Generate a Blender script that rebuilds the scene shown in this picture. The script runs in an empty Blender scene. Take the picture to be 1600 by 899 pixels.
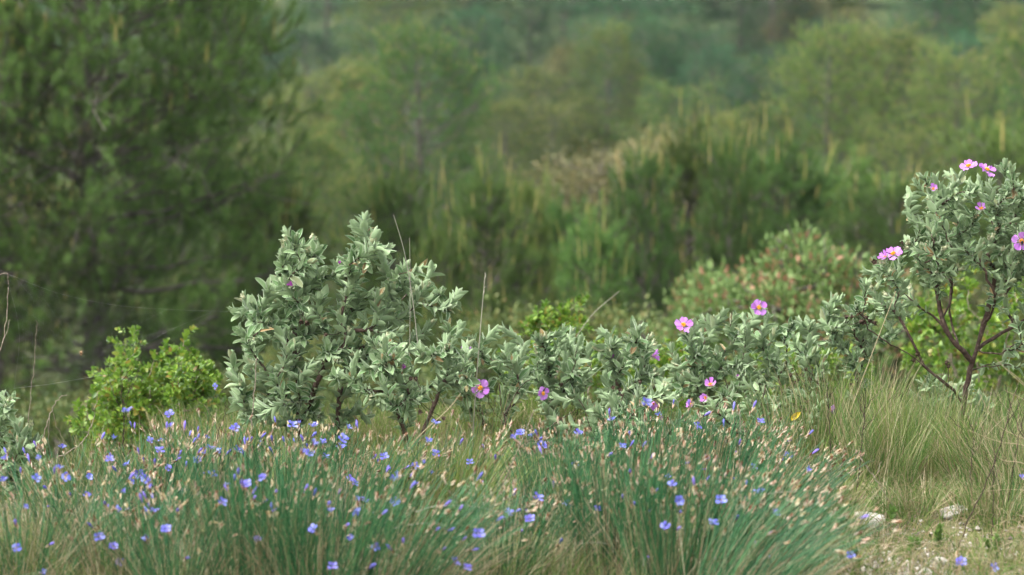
import bpy, math
import numpy as np
from math import radians as R
from mathutils import Vector, Matrix

# ------------------------------------------------------------------ camera, light, exposure
scene = bpy.context.scene
C = scene.collection
CAM_Z = 1.0
LENS, SENS = 85.0, 36.0
FPX = LENS / SENS * 1600.0
HORIZON = 60.0
PITCH = math.atan((449.5 - HORIZON) / FPX)
cam_data = bpy.data.cameras.new('camera')
cam_data.lens = LENS
cam_data.sensor_width = SENS
cam_data.clip_start = 0.1
cam_data.clip_end = 5000
cam_data.dof.use_dof = True
cam_data.dof.focus_distance = 5.55
cam_data.dof.aperture_fstop = 4.3
cam = bpy.data.objects.new('camera', cam_data)
cam.location = (0, 0, CAM_Z)
cam.rotation_euler = (R(90) - PITCH, 0, 0)
C.objects.link(cam)
scene.camera = cam

SUN_EL, SUN_AZ = R(60), R(-105)        # azimuth measured from +Y (view direction) towards +X
world = bpy.data.worlds.new('World')
scene.world = world
world.use_nodes = True
nt = world.node_tree
bg = nt.nodes['Background']
sky = nt.nodes.new('ShaderNodeTexSky')
sky.sky_type = 'NISHITA'
sky.sun_disc = False
sky.sun_elevation = SUN_EL
sky.sun_rotation = SUN_AZ
sky.dust_density = 5.0
sky.air_density = 1.0
sky.ozone_density = 0.6
hs_ = nt.nodes.new('ShaderNodeHueSaturation')          # thin overcast: a greyer sky
hs_.inputs['Saturation'].default_value = 0.2
nt.links.new(sky.outputs[0], hs_.inputs['Color'])
nt.links.new(hs_.outputs[0], bg.inputs[0])
bg.inputs[1].default_value = 0.15
sun_data = bpy.data.lights.new('sun', 'SUN')
sun_data.energy = 1.15
sun_data.angle = R(35)
sun_data.color = (1.0, 0.98, 0.94)
sun = bpy.data.objects.new('sun', sun_data)
sd = Vector((math.sin(SUN_AZ) * math.cos(SUN_EL), math.cos(SUN_AZ) * math.cos(SUN_EL), math.sin(SUN_EL)))
sun.rotation_euler = sd.to_track_quat('Z', 'Y').to_euler()
C.objects.link(sun)
scene.view_settings.view_transform = 'Standard'
scene.view_settings.look = 'None'
scene.view_settings.exposure = 1.68
scene.view_settings.gamma = 1.0
scene.render.engine = 'CYCLES'
scene.cycles.max_bounces = 6
scene.cycles.diffuse_bounces = 3
scene.cycles.transmission_bounces = 4
scene.cycles.glossy_bounces = 2
scene.cycles.volume_bounces = 0
scene.cycles.volume_step_rate = 4

# ------------------------------------------------------------------ helpers
rng = np.random.default_rng(11)
cp, sp = math.cos(PITCH), math.sin(PITCH)


def P(px, py, d):
    """world point seen at photograph pixel (px, py), d metres in front of the camera (along Y)."""
    a = (px - 800.0) / FPX
    b = (449.5 - py) / FPX
    v = np.array([a, cp + b * sp, -sp + b * cp])
    return np.array([0, 0, CAM_Z]) + v * (d / v[1])


def unit(v):
    v = np.asarray(v, float)
    n = np.linalg.norm(v, axis=-1, keepdims=True)
    return v / np.maximum(n, 1e-9)


GY = np.array([-60, 0, 6.2, 7.5, 12, 18, 30, 45, 80, 120, 250, 520], float)
GZ = np.array([0, 0, 0, -0.35, -1.25, -1.95, -2.8, -3.0, -0.8, 3, 32, 92], float)


def gz(x, y):
    x = np.asarray(x, float); y = np.asarray(y, float)
    z = np.interp(y, GY, GZ)
    z = z + 0.012 * np.sin(x * 5.1 + 1) * np.sin(y * 4.3) + 0.010 * np.sin(x * 11 + y * 7)
    z = z - .4 * np.clip((-x - .75) / .5, 0, 1) * np.clip((y - 5.3) / 1.0, 0, 1)
    far = np.clip((y - 20) / 60, 0, 1)
    z = z + far * (0.8 * np.sin(x * 0.11 + 0.7) + 0.5 * np.sin(x * 0.05 + y * 0.07))
    z = z + np.clip((np.abs(y) - 60) / 200, 0, 1) * 5 * np.sin(x * 0.013 + 2) + np.clip(x, 0, 400) * 0.02 * far
    return z


class MB:
    """collects vertices / faces / uv and links them as one mesh object"""
    def __init__(self):
        self.v = []; self.f = []; self.m = []; self.uv = []; self.n = 0

    def add(self, verts, faces, uv=None, mat=0):
        verts = np.asarray(verts, float).reshape(-1, 3)
        faces = np.asarray(faces, int)
        if uv is None:
            uv = np.zeros((len(verts), 2))
        self.v.append(verts); self.uv.append(np.asarray(uv, float).reshape(-1, 2))
        self.f.append(faces + self.n)
        self.m.append(np.full(len(faces), mat, int))
        self.n += len(verts)

    def mesh(self, name, mats, smooth=True):
        me = bpy.data.meshes.new(name)
        V = np.concatenate(self.v)
        UV = np.concatenate(self.uv)
        loops = []; starts = []; tot = []; mi = []; s = 0
        for f, m in zip(self.f, self.m):
            k = f.shape[1]
            loops.append(f.ravel()); starts.append(s + np.arange(len(f)) * k)
            tot.append(np.full(len(f), k)); mi.append(m); s += f.size
        loops = np.concatenate(loops); starts = np.concatenate(starts); tot = np.concatenate(tot); mi = np.concatenate(mi)
        me.vertices.add(len(V)); me.vertices.foreach_set('co', V.astype(np.float32).ravel())
        me.loops.add(len(loops)); me.loops.foreach_set('vertex_index', loops.astype(np.int32))
        me.polygons.add(len(starts))
        me.polygons.foreach_set('loop_start', starts.astype(np.int32))
        me.polygons.foreach_set('loop_total', tot.astype(np.int32))
        me.polygons.foreach_set('material_index', mi.astype(np.int32))
        me.polygons.foreach_set('use_smooth', np.full(len(starts), smooth))
        uvl = me.uv_layers.new(name='UVMap')
        uvl.data.foreach_set('uv', UV[loops].astype(np.float32).ravel())
        for m in (mats if isinstance(mats, (list, tuple)) else [mats]):
            me.materials.append(m)
        me.update(calc_edges=True)
        return me

    def build(self, name, mats, parent=None, smooth=True):
        o = bpy.data.objects.new(name, self.mesh(name, mats, smooth))
        C.objects.link(o)
        if parent is not None:
            o.parent = parent
        return o


def tag(o, label=None, cat=None, group=None, kind=None):
    if label: o['label'] = label
    if cat: o['category'] = cat
    if group: o['group'] = group
    if kind: o['kind'] = kind
    return o


def empty(name, loc, label, cat, group=None):
    o = bpy.data.objects.new(name, None)
    o.empty_display_size = 0.1
    o.location = tuple(loc)
    C.objects.link(o)
    return tag(o, label, cat, group)


def copy_tree(o, parent=None):
    c = o.copy(); C.objects.link(c); c.parent = parent
    for ch in list(o.children):
        copy_tree(ch, c)
    return c


def place(tpl, o, d, n, s):
    """instances of a template (x across, y along, z normal): arrays o,d,n (M,3), s (M,) or (M,3)"""
    V, F, UV = tpl
    d = unit(d)
    n = np.asarray(n, float) - (np.asarray(n) * d).sum(-1, keepdims=True) * d
    n = unit(n)
    x = np.cross(d, n)
    s = np.asarray(s, float)
    if s.ndim == 1:
        s = np.repeat(s[:, None], 3, 1)
    W = (o[:, None, :] + (V[None, :, 0:1] * s[:, None, 0:1]) * x[:, None, :]
         + (V[None, :, 1:2] * s[:, None, 1:2]) * d[:, None, :]
         + (V[None, :, 2:3] * s[:, None, 2:3]) * n[:, None, :])
    M = len(o); k = len(V)
    FF = (F[None] + (np.arange(M) * k)[:, None, None]).reshape(-1, F.shape[1])
    return W.reshape(-1, 3), FF, np.tile(UV, (M, 1))


def tubes(paths, radii, sides=3):
    """paths (N,S,3), radii (N,S): N open tubes"""
    paths = np.asarray(paths, float); radii = np.asarray(radii, float)
    N, S, _ = paths.shape
    T = unit(np.gradient(paths, axis=1))
    ref = np.where(np.abs(T[..., 2:3]) > 0.9, np.array([1.0, 0, 0]), np.array([0, 0, 1.0]))
    ref = np.broadcast_to(ref[:, :1], T.shape)
    A = unit(np.cross(T, ref)); B = np.cross(T, A)
    an = np.arange(sides) * 2 * math.pi / sides
    V = paths[:, :, None, :] + radii[:, :, None, None] * (np.cos(an)[None, None, :, None] * A[:, :, None, :] + np.sin(an)[None, None, :, None] * B[:, :, None, :])
    idx = np.arange(N * S * sides).reshape(N, S, sides)
    a = idx[:, :-1, :]; b = np.roll(a, -1, axis=2); c = idx[:, 1:, :]; e = np.roll(c, -1, axis=2)
    F = np.stack([a, b, e, c], -1).reshape(-1, 4)
    t = np.linspace(0, 1, S)
    uv = np.zeros((N, S, sides, 2)); uv[..., 1] = t[None, :, None]; uv[..., 0] = np.arange(sides)[None, None, :] / sides
    return V.reshape(-1, 3), F, uv.reshape(-1, 2)


def bez(p0, p1, p2, S):
    t = np.linspace(0, 1, S)[None, :, None]
    return (1 - t) ** 2 * p0[:, None] + 2 * t * (1 - t) * p1[:, None] + t ** 2 * p2[:, None]


def blades(paths, width, side):
    """flat tapering ribbons along paths (N,S,3); side (N,3)"""
    N, S, _ = paths.shape
    t = np.linspace(0, 1, S)
    w = width[:, None] * (1 - t[None] ** 2 * 0.92)
    T = unit(np.gradient(paths, axis=1))
    sd_ = unit(np.cross(T, np.broadcast_to(side[:, None], T.shape)))
    L = paths - sd_ * w[..., None]; Rr = paths + sd_ * w[..., None]
    V = np.stack([L, Rr], 2)
    idx = np.arange(N * S * 2).reshape(N, S, 2)
    F = np.stack([idx[:, :-1, 0], idx[:, :-1, 1], idx[:, 1:, 1], idx[:, 1:, 0]], -1).reshape(-1, 4)
    uv = np.zeros((N, S, 2, 2)); uv[..., 1] = t[None, :, None]; uv[:, :, 1, 0] = 1
    return V.reshape(-1, 3), F, uv.reshape(-1, 2)


def line(pts, n):
    """resample a polyline smoothly (Catmull-Rom) to n points"""
    p = np.asarray(pts, float)
    q = np.vstack([2 * p[0] - p[1], p, 2 * p[-1] - p[-2]])
    out = []
    u = np.linspace(0, len(p) - 1 - 1e-6, n)
    for a in u:
        i = int(a); t = a - i
        p0, p1, p2, p3 = q[i], q[i + 1], q[i + 2], q[i + 3]
        out.append(0.5 * (2 * p1 + (p2 - p0) * t + (2 * p0 - 5 * p1 + 4 * p2 - p3) * t * t + (3 * p1 - p0 - 3 * p2 + p3) * t ** 3))
    return np.array(out)


# ------------------------------------------------------------------ materials
def newmat(name):
    m = bpy.data.materials.new(name); m.use_nodes = True
    t = m.node_tree; t.nodes.clear()
    return m, t, t.nodes, t.links


def ramp(nodes, stops, inp, links, interp='LINEAR'):
    r = nodes.new('ShaderNodeValToRGB'); cr = r.color_ramp; cr.interpolation = interp
    while len(cr.elements) < len(stops): cr.elements.new(0.5)
    for e, (p, c) in zip(cr.elements, stops):
        e.position = p; e.color = (*c, 1)
    links.new(inp, r.inputs[0])
    return r.outputs[0]


def mixc(nodes, links, fac, a, b):
    m = nodes.new('ShaderNodeMix'); m.data_type = 'RGBA'
    for s, v in ((m.inputs[0], fac), (m.inputs[6], a), (m.inputs[7], b)):
        if isinstance(v, (int, float)): s.default_value = v
        elif isinstance(v, tuple): s.default_value = (*v, 1)
        else: links.new(v, s)
    return m.outputs[2]


def mth(nodes, links, op, a, b=0.0):
    m = nodes.new('ShaderNodeMath'); m.operation = op
    for s, v in ((m.inputs[0], a), (m.inputs[1], b)):
        if isinstance(v, (int, float)): s.default_value = v
        else: links.new(v, s)
    return m.outputs[0]


def leafmat(name, stops, transl=0.3, rough=0.6, spec=0.3, under=None, margin=None, tipc=None, objvar=0.0, sheen=0.0):
    """thin leaves: colour differs from leaf to leaf (random per island)"""
    m, t, N, L = newmat(name)
    geo = N.new('ShaderNodeNewGeometry')
    col = ramp(N, stops, geo.outputs['Random Per Island'], L)
    if margin or tipc:
        tc = N.new('ShaderNodeUVMap'); sx = N.new('ShaderNodeSeparateXYZ'); L.new(tc.outputs[0], sx.inputs[0])
    if margin:
        d = mth(N, L, 'ABSOLUTE', mth(N, L, 'SUBTRACT', sx.outputs[0], 0.5))
        f = N.new('ShaderNodeMapRange'); f.inputs[1].default_value = 0.34; f.inputs[2].default_value = 0.5
        f.inputs[3].default_value = 0; f.inputs[4].default_value = 0.75; L.new(d, f.inputs[0])
        col = mixc(N, L, f.outputs[0], col, margin)
        f2 = N.new('ShaderNodeMapRange'); f2.inputs[1].default_value = 0.05; f2.inputs[2].default_value = 0.0
        f2.inputs[3].default_value = 0; f2.inputs[4].default_value = 0.4; L.new(d, f2.inputs[0])
        col = mixc(N, L, f2.outputs[0], col, margin)
    if tipc:
        f = N.new('ShaderNodeMapRange'); f.inputs[1].default_value = 0.35; f.inputs[2].default_value = 1.0
        f.inputs[3].default_value = 0; f.inputs[4].default_value = 1; L.new(sx.outputs[1], f.inputs[0])
        col = mixc(N, L, f.outputs[0], col, tipc)
    if under:
        col = mixc(N, L, mth(N, L, 'MULTIPLY', geo.outputs['Backfacing'], 0.7), col, under)
    if objvar:
        oi = N.new('ShaderNodeObjectInfo')
        hs = N.new('ShaderNodeHueSaturation')
        v = N.new('ShaderNodeMapRange'); v.inputs[3].default_value = 1 - objvar; v.inputs[4].default_value = 1 + objvar
        L.new(oi.outputs['Random'], v.inputs[0]); L.new(v.outputs[0], hs.inputs['Value'])
        h = N.new('ShaderNodeMapRange'); h.inputs[3].default_value = 0.5 - objvar * 0.08; h.inputs[4].default_value = 0.5 + objvar * 0.08
        rr = mth(N, L, 'FRACT', mth(N, L, 'MULTIPLY', oi.outputs['Random'], 7.31))
        L.new(rr, h.inputs[0]); L.new(h.outputs[0], hs.inputs['Hue'])
        L.new(col, hs.inputs['Color']); col = hs.outputs[0]
    pb = N.new('ShaderNodeBsdfPrincipled')
    pb.inputs['Roughness'].default_value = rough
    pb.inputs['Specular IOR Level'].default_value = spec
    pb.inputs['Sheen Weight'].default_value = sheen
    L.new(col, pb.inputs['Base Color'])
    out = N.new('ShaderNodeOutputMaterial')
    if transl > 0:
        tr = N.new('ShaderNodeBsdfTranslucent'); L.new(col, tr.inputs[0])
        mx = N.new('ShaderNodeMixShader'); mx.inputs[0].default_value = transl
        L.new(pb.outputs[0], mx.inputs[1]); L.new(tr.outputs[0], mx.inputs[2]); L.new(mx.outputs[0], out.inputs[0])
    else:
        L.new(pb.outputs[0], out.inputs[0])
    return m


def solidmat(name, stops, scale=20.0, rough=0.85, bump=0.3, island=0.0, detail=6.0, dist=0.002):
    """bark, stone, soil: noise driven colour and bump"""
    m, t, N, L = newmat(name)
    tc = N.new('ShaderNodeTexCoord')
    no = N.new('ShaderNodeTexNoise'); no.inputs['Scale'].default_value = scale; no.inputs['Detail'].default_value = detail
    L.new(tc.outputs['Object'], no.inputs['Vector'])
    fac = no.outputs[0]
    if island:
        geo = N.new('ShaderNodeNewGeometry')
        fac = mth(N, L, 'ADD', mth(N, L, 'MULTIPLY', fac, 1 - island), mth(N, L, 'MULTIPLY', geo.outputs['Random Per Island'], island))
    col = ramp(N, stops, fac, L)
    pb = N.new('ShaderNodeBsdfPrincipled'); pb.inputs['Roughness'].default_value = rough
    pb.inputs['Specular IOR Level'].default_value = 0.25
    L.new(col, pb.inputs['Base Color'])
    if bump:
        bp = N.new('ShaderNodeBump'); bp.inputs['Strength'].default_value = bump; bp.inputs['Distance'].default_value = dist
        L.new(no.outputs[0], bp.inputs['Height']); L.new(bp.outputs[0], pb.inputs['Normal'])
    out = N.new('ShaderNodeOutputMaterial'); L.new(pb.outputs[0], out.inputs[0])
    return m


M = {}
M['cistus'] = leafmat('cistus_leaf', [(0, (.045, .105, .028)), (.3, (.115, .21, .08)), (.65, (.215, .325, .145)), (.95, (.33, .44, .235)), (.965, (.30, .20, .08)), (1, (.36, .24, .12))],
                      transl=.22, rough=.75, spec=.15, under=(.25, .335, .18), margin=(.52, .60, .42), sheen=.25)
M['cistus_young'] = leafmat('cistus_young_leaf', [(0, (.24, .35, .17)), (1, (.38, .47, .28))], transl=.25, rough=.8, spec=.1, under=(.36, .44, .27), margin=(.52, .6, .42), sheen=.3)
M['yellow_leaf'] = leafmat('yellow_leaf', [(0, (.6, .45, .04)), (1, (.65, .48, .05))], transl=.3)
M['bud'] = leafmat('flower_bud', [(0, (.30, .34, .18)), (.6, (.42, .42, .26)), (1, (.5, .38, .26))], transl=.1, rough=.9, spec=.05, sheen=.4)
M['capsule'] = solidmat('seed_capsule', [(.3, (.035, .022, .015)), (.7, (.09, .06, .04))], 300)
M['cistus_bark'] = solidmat('cistus_bark', [(.3, (.035, .022, .016)), (.55, (.075, .048, .036)), (.75, (.17, .13, .10))], 120, bump=.6)
M['dark_twig'] = solidmat('dark_twig', [(.3, (.02, .013, .01)), (.7, (.07, .045, .035))], 150, bump=.5)
M['grey_twig'] = solidmat('grey_twig', [(.3, (.16, .12, .09)), (.7, (.38, .32, .25))], 150, bump=.5)
M['petal'] = leafmat('pink_petal', [(0, (.52, .18, .64)), (1, (.66, .32, .80))], transl=.35, rough=.6, spec=.1)
M['deep_petal'] = leafmat('deep_pink_petal', [(0, (.42, .06, .44)), (1, (.52, .12, .52))], transl=.3, rough=.6, spec=.1)
M['stamen'] = leafmat('stamens', [(0, (.85, .30, .01)), (1, (.95, .50, .03))], transl=.1)
M['blue'] = leafmat('blue_petal', [(0, (.12, .11, .50)), (.5, (.19, .19, .68)), (1, (.34, .36, .84))], transl=.35, rough=.6, spec=.1, objvar=.12)
M['violet'] = leafmat('violet_bud', [(0, (.17, .12, .50)), (1, (.27, .24, .70))], transl=.2, rough=.6, spec=.1, objvar=.2)
M['bract'] = leafmat('papery_bract', [(0, (.12, .05, .02)), (.3, (.32, .17, .08)), (.6, (.50, .37, .23)), (1, (.72, .62, .48))], transl=.25, rough=.7, spec=.2, objvar=.35)
M['rush'] = leafmat('rush_stem', [(0, (.010, .050, .018)), (.3, (.026, .115, .042)), (.6, (.05, .18, .068)), (.88, (.10, .26, .095)), (.93, (.14, .20, .08)), (1, (.35, .28, .15))], transl=.1, rough=.42, spec=.45)
M['straw'] = leafmat('straw', [(0, (.20, .14, .08)), (.5, (.36, .29, .17)), (1, (.52, .45, .30))], transl=.2, rough=.6)
M['greystraw'] = leafmat('grey_straw', [(0, (.24, .22, .17)), (1, (.46, .43, .34))], transl=.15, rough=.6)
M['grass'] = leafmat('grass_blade', [(0, (.05, .10, .02)), (.4, (.10, .18, .04)), (.66, (.17, .24, .06)), (.82, (.26, .25, .10)), (1, (.38, .32, .17))], transl=.3, rough=.5)
M['finegrass'] = leafmat('fine_grass', [(0, (.045, .10, .02)), (.5, (.105, .195, .045)), (.8, (.19, .25, .075)), (1, (.42, .36, .20))], transl=.3, rough=.5)
M['limegrass'] = leafmat('lime_grass', [(0, (.09, .16, .03)), (.6, (.18, .26, .055)), (1, (.34, .36, .13))], transl=.3, rough=.5)
M['herb'] = leafmat('small_herb', [(0, (.06, .12, .025)), (.6, (.11, .20, .04)), (1, (.17, .26, .06))], transl=.3, rough=.5)
M['lime_leaf'] = leafmat('lime_green_leaf', [(0, (.065, .145, .018)), (.45, (.15, .27, .033)), (.85, (.26, .39, .055)), (1, (.28, .19, .05))], transl=.35, rough=.4, spec=.45)
M['pine_needle'] = leafmat('pine_needle', [(0, (.062, .128, .028)), (.5, (.12, .212, .052)), (1, (.20, .285, .078))], transl=.42, rough=.5, objvar=.3)
M['pine_shoot'] = leafmat('pine_new_shoot', [(0, (.28, .30, .07)), (.5, (.42, .37, .12)), (1, (.52, .40, .17))], transl=.2, rough=.6, objvar=.1)
M['pine_bark'] = solidmat('pine_bark', [(.3, (.06, .05, .045)), (.7, (.20, .17, .15))], 14, bump=.6, dist=.01)
M['oak_leaf'] = leafmat('oak_leaf', [(0, (.06, .10, .025)), (.6, (.12, .165, .045)), (.9, (.19, .215, .07)), (1, (.28, .20, .08))], transl=.25, rough=.5, objvar=.2)
M['tan_leaf'] = leafmat('tan_green_leaf', [(0, (.09, .11, .04)), (.5, (.17, .18, .075)), (1, (.30, .25, .11))], transl=.25, rough=.5, objvar=.15)
M['pale_leaf'] = leafmat('pale_green_leaf', [(0, (.09, .16, .045)), (.5, (.16, .25, .075)), (.82, (.24, .33, .115)), (.88, (.28, .15, .08)), (1, (.36, .20, .12))], transl=.3, rough=.5)
M['web'] = leafmat('spider_silk', [(0, (.7, .7, .7)), (1, (.85, .85, .85))], transl=.3, rough=.3, spec=.5)
M['spider'] = solidmat('spider_body', [(.35, (.10, .04, .015)), (.6, (.45, .28, .16))], 500, bump=.2)
M['beetle'] = solidmat('beetle_shell', [(.3, (.008, .008, .01)), (.7, (.02, .02, .025))], 400, rough=.35, bump=.1)
M['stone'] = solidmat('limestone', [(.3, (.24, .22, .19)), (.5, (.42, .39, .34)), (.7, (.56, .53, .47))], 45, bump=.8, dist=.006)
M['gravel'] = solidmat('gravel', [(.2, (.11, .095, .075)), (.5, (.27, .24, .20)), (.8, (.46, .43, .38))], 60, bump=.6, island=.6, dist=.003)


def groundmat():
    m, t, N, L = newmat('ground_soil')
    tc = N.new('ShaderNodeTexCoord')
    n1 = N.new('ShaderNodeTexNoise'); n1.inputs['Scale'].default_value = 2.3; n1.inputs['Detail'].default_value = 10; n1.inputs['Roughness'].default_value = .7
    n2 = N.new('ShaderNodeTexNoise'); n2.inputs['Scale'].default_value = 60; n2.inputs['Detail'].default_value = 5
    n3 = N.new('ShaderNodeTexNoise'); n3.inputs['Scale'].default_value = .25; n3.inputs['Detail'].default_value = 6
    for n in (n1, n2, n3): L.new(tc.outputs['Object'], n.inputs['Vector'])
    a = ramp(N, [(.3, (.07, .055, .035)), (.5, (.15, .12, .08)), (.7, (.27, .24, .19))], n2.outputs[0], L)
    b = ramp(N, [(.35, (.05, .07, .022)), (.65, (.12, .12, .05))], n1.outputs[0], L)
    f = ramp(N, [(.42, (0, 0, 0)), (.6, (1, 1, 1))], n1.outputs[0], L)
    c = mixc(N, L, f, a, b)
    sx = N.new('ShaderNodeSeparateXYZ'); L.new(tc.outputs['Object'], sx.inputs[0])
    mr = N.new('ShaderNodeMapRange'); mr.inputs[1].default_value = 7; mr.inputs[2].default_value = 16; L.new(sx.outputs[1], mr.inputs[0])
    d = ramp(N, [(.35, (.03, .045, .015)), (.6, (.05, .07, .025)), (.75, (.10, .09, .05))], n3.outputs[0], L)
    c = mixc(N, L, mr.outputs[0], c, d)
    pb = N.new('ShaderNodeBsdfPrincipled'); pb.inputs['Roughness'].default_value = .95; pb.inputs['Specular IOR Level'].default_value = .1
    L.new(c, pb.inputs['Base Color'])
    bp = N.new('ShaderNodeBump'); bp.inputs['Strength'].default_value = .7; bp.inputs['Distance'].default_value = .01
    L.new(n2.outputs[0], bp.inputs['Height']); L.new(bp.outputs[0], pb.inputs['Normal'])
    out = N.new('ShaderNodeOutputMaterial'); L.new(pb.outputs[0], out.inputs[0])
    return m


# ------------------------------------------------------------------ ground
def ground():
    a = np.linspace(-1, 1, 221)
    xs = np.sign(a) * (np.expm1(np.abs(a) * 6.2) / math.expm1(6.2)) * 420
    b = np.linspace(0, 1, 300)
    ys = np.concatenate([np.linspace(-60, 2, 20)[:-1], 2 + np.expm1(b * 6.0) / math.expm1(6.0) * 515])
    X, Y = np.meshgrid(xs, ys)
    Z = gz(X, Y)
    V = np.stack([X, Y, Z], -1).reshape(-1, 3)
    ny, nx = X.shape
    i = np.arange(ny * nx).reshape(ny, nx)
    F = np.stack([i[:-1, :-1], i[:-1, 1:], i[1:, 1:], i[1:, :-1]], -1).reshape(-1, 4)
    mb = MB(); mb.add(V, F)
    tag(mb.build('ground', groundmat()), kind='structure')


ground()


# ------------------------------------------------------------------ templates
def leaf_tpl(rows=7, width=.2, fold=.25, curl=.1, wave=.0, seed=0, cols=(-1, -.6, 0, .6, 1), pw=1.0):
    r = np.random.default_rng(seed)
    V = []; UV = []
    ph = r.uniform(0, 6.28, 2)
    for i in range(rows):
        t = i / (rows - 1)
        w = width * (math.sin(math.pi * min(t * .93 + .06, 1)) ** .62) * (1.0 if t < .98 else .25)
        if t > .98: w = width * .08
        for u in cols:
            z = fold * abs(u) ** 1.3 * w - curl * (t ** 2) + wave * abs(u) * math.sin(t * 9 + ph[0 if u < 0 else 1])
            V.append((u * w, t, z)); UV.append((u * .5 + .5, t))
    n = len(cols)
    F = [(i * n + j, i * n + j + 1, (i + 1) * n + j + 1, (i + 1) * n + j) for i in range(rows - 1) for j in range(n - 1)]
    return np.array(V), np.array(F), np.array(UV)


CIST = [leaf_tpl(7, .212, .7, c, .022, s) for s, c in enumerate((-.10, .02, .12, -.20, .05, .30))]
CISTY = [leaf_tpl(6, .17, 1.0, c, .015, s + 20, cols=(-1, -.5, 0, .5, 1)) for s, c in enumerate((-.1, .03, -.18))]
LIME = [leaf_tpl(5, .30, .35, c, .0, s + 40, cols=(-1, 0, 1)) for s, c in enumerate((.02, .2, .1))]
BROAD = (np.array([(0, 0, 0), (.28, .45, .05), (0, 1, -.08), (-.28, .45, .05)], float), np.array([(0, 1, 2, 3)]), np.array([(.5, 0), (1, .5), (.5, 1), (0, .5)], float))


def spindle_tpl(sides=6, rows=7, bulge=.4, power=1.0, peak=.4):
    V = []; UV = []
    for i in range(rows):
        t = i / (rows - 1)
        rr = max(math.sin(math.pi * t ** (math.log(.5) / math.log(peak))) ** power, .03) * bulge * .5
        for j in range(sides):
            a = j / sides * 2 * math.pi
            V.append((rr * math.cos(a), t, rr * math.sin(a))); UV.append((j / sides, t))
    F = [(i * sides + j, i * sides + (j + 1) % sides, (i + 1) * sides + (j + 1) % sides, (i + 1) * sides + j) for i in range(rows - 1) for j in range(sides)]
    return np.array(V), np.array(F), np.array(UV)


def petal_fan(n, length, halfang, up, crinkle, seed, nr=6, na=7, notch=0.0, cup=0.0, base=.04):
    """n separate petals round +Y (flower axis); returns verts, faces"""
    r = np.random.default_rng(seed)
    mb = MB()
    for k in range(n):
        a0 = k / n * 2 * math.pi + r.normal(0, .06)
        V = []; UV = []
        ph = r.uniform(0, 6.28, 3); tilt = up + r.normal(0, .08)
        for i in range(nr):
            t = i / (nr - 1)
            rad = length * (base + (1 - base) * t)
            w = halfang * (math.sin(min(t, 1) * math.pi * .62 + .12)) ** .8
            for j in range(na):
                s = j / (na - 1) * 2 - 1
                ang = a0 + s * w
                rr = rad * (1 - .16 * s * s * t - notch * max(0, 1 - abs(s) * 3) * t)
                h = math.sin(tilt) * rad * (1 - cup * t) + crinkle * t * math.sin(s * 7 + ph[0] + t * 3) + crinkle * .6 * math.sin(s * 13 + ph[1]) * t + .003 * (k % 2)
                rr2 = rr * math.cos(tilt)
                V.append((rr2 * math.cos(ang), h, rr2 * math.sin(ang))); UV.append((j / (na - 1), t))
        F = [(i * na + j, i * na + j + 1, (i + 1) * na + j + 1, (i + 1) * na + j) for i in range(nr - 1) for j in range(na - 1)]
        mb.add(V, F, UV)
    return np.concatenate(mb.v), np.concatenate(mb.f), np.concatenate(mb.uv)


def mesh_from(tpl, name, mat, scale=1.0):
    mb = MB(); mb.add(tpl[0] * scale, tpl[1], tpl[2]); return mb.mesh(name, mat)


def tmat(o, d, up=(0, 0, 1), s=1.0):
    d = unit(d); up = np.asarray(up, float)
    if abs(np.dot(d, up)) > .97: up = np.array([1.0, 0, 0])
    n = unit(up - np.dot(up, d) * d); x = np.cross(d, n)
    return Matrix(((x[0] * s, d[0] * s, n[0] * s, o[0]), (x[1] * s, d[1] * s, n[1] * s, o[1]), (x[2] * s, d[2] * s, n[2] * s, o[2]), (0, 0, 0, 1)))


def child(name, me, parent, loc, d, s=1.0, up=(0, 0, 1)):
    o = bpy.data.objects.new(name, me); C.objects.link(o)
    o.parent = parent
    o.matrix_local = tmat(loc, d, up, s)
    return o


# cistus flower meshes (1 = 1 m)
PETAL_ME = [mesh_from(petal_fan(5, .0238, .60, .26, .0028, s, cup=-.15), 'flower', M['petal']) for s in range(3)]
PETAL_HALF = [mesh_from(petal_fan(5, .024, .55, .9, .002, s + 9, cup=.1), 'flower', M['petal']) for s in range(2)]
PETAL_BUD = mesh_from(petal_fan(5, .014, .6, 1.15, .002, 33), 'flower', M['deep_petal'])


def stamen_mesh():
    r = np.random.default_rng(5); mb = MB()
    n = 60
    th = r.uniform(0, 6.28, n); ph = np.sqrt(r.uniform(0, 1, n)) * 1.0
    d = np.stack([np.sin(ph) * np.cos(th), np.cos(ph), np.sin(ph) * np.sin(th)], -1)
    p0 = np.zeros((n, 3)); p2 = d * r.uniform(.0045, .0065, (n, 1))
    mb.add(*tubes(bez(p0, p2 * .5, p2, 3), np.full((n, 3), .0003)))
    an = spindle_tpl(4, 4, 1.0)
    mb.add(*place(an, p2, d, np.roll(d, 1, -1), np.full(n, .0022)))
    return mb.mesh('stamens', M['stamen'])


STAMEN_ME = stamen_mesh()
SEPAL_ME = mesh_from(petal_fan(5, .012, .45, .5, .0005, 77, nr=4, na=4), 'sepals', M['cistus_young'])


def bud_mesh(seed):
    mb = MB(); r = np.random.default_rng(seed)
    v, f, u = spindle_tpl(7, 7, .62, .8, .42); mb.add(v * .013, f, u)
    n = 4; a = r.uniform(0, 1) + np.arange(n) * 1.57
    d = np.stack([np.cos(a) * .42, np.ones(n), np.sin(a) * .42], -1)
    out = np.stack([-np.cos(a), .3 * np.ones(n), -np.sin(a)], -1)
    mb.add(*place(CISTY[0], np.zeros((n, 3)), d, out, np.full(n, .0165)))
    return mb.mesh('flower_bud', M['bud'])


BUD_ME = [bud_mesh(s) for s in range(3)]


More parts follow.
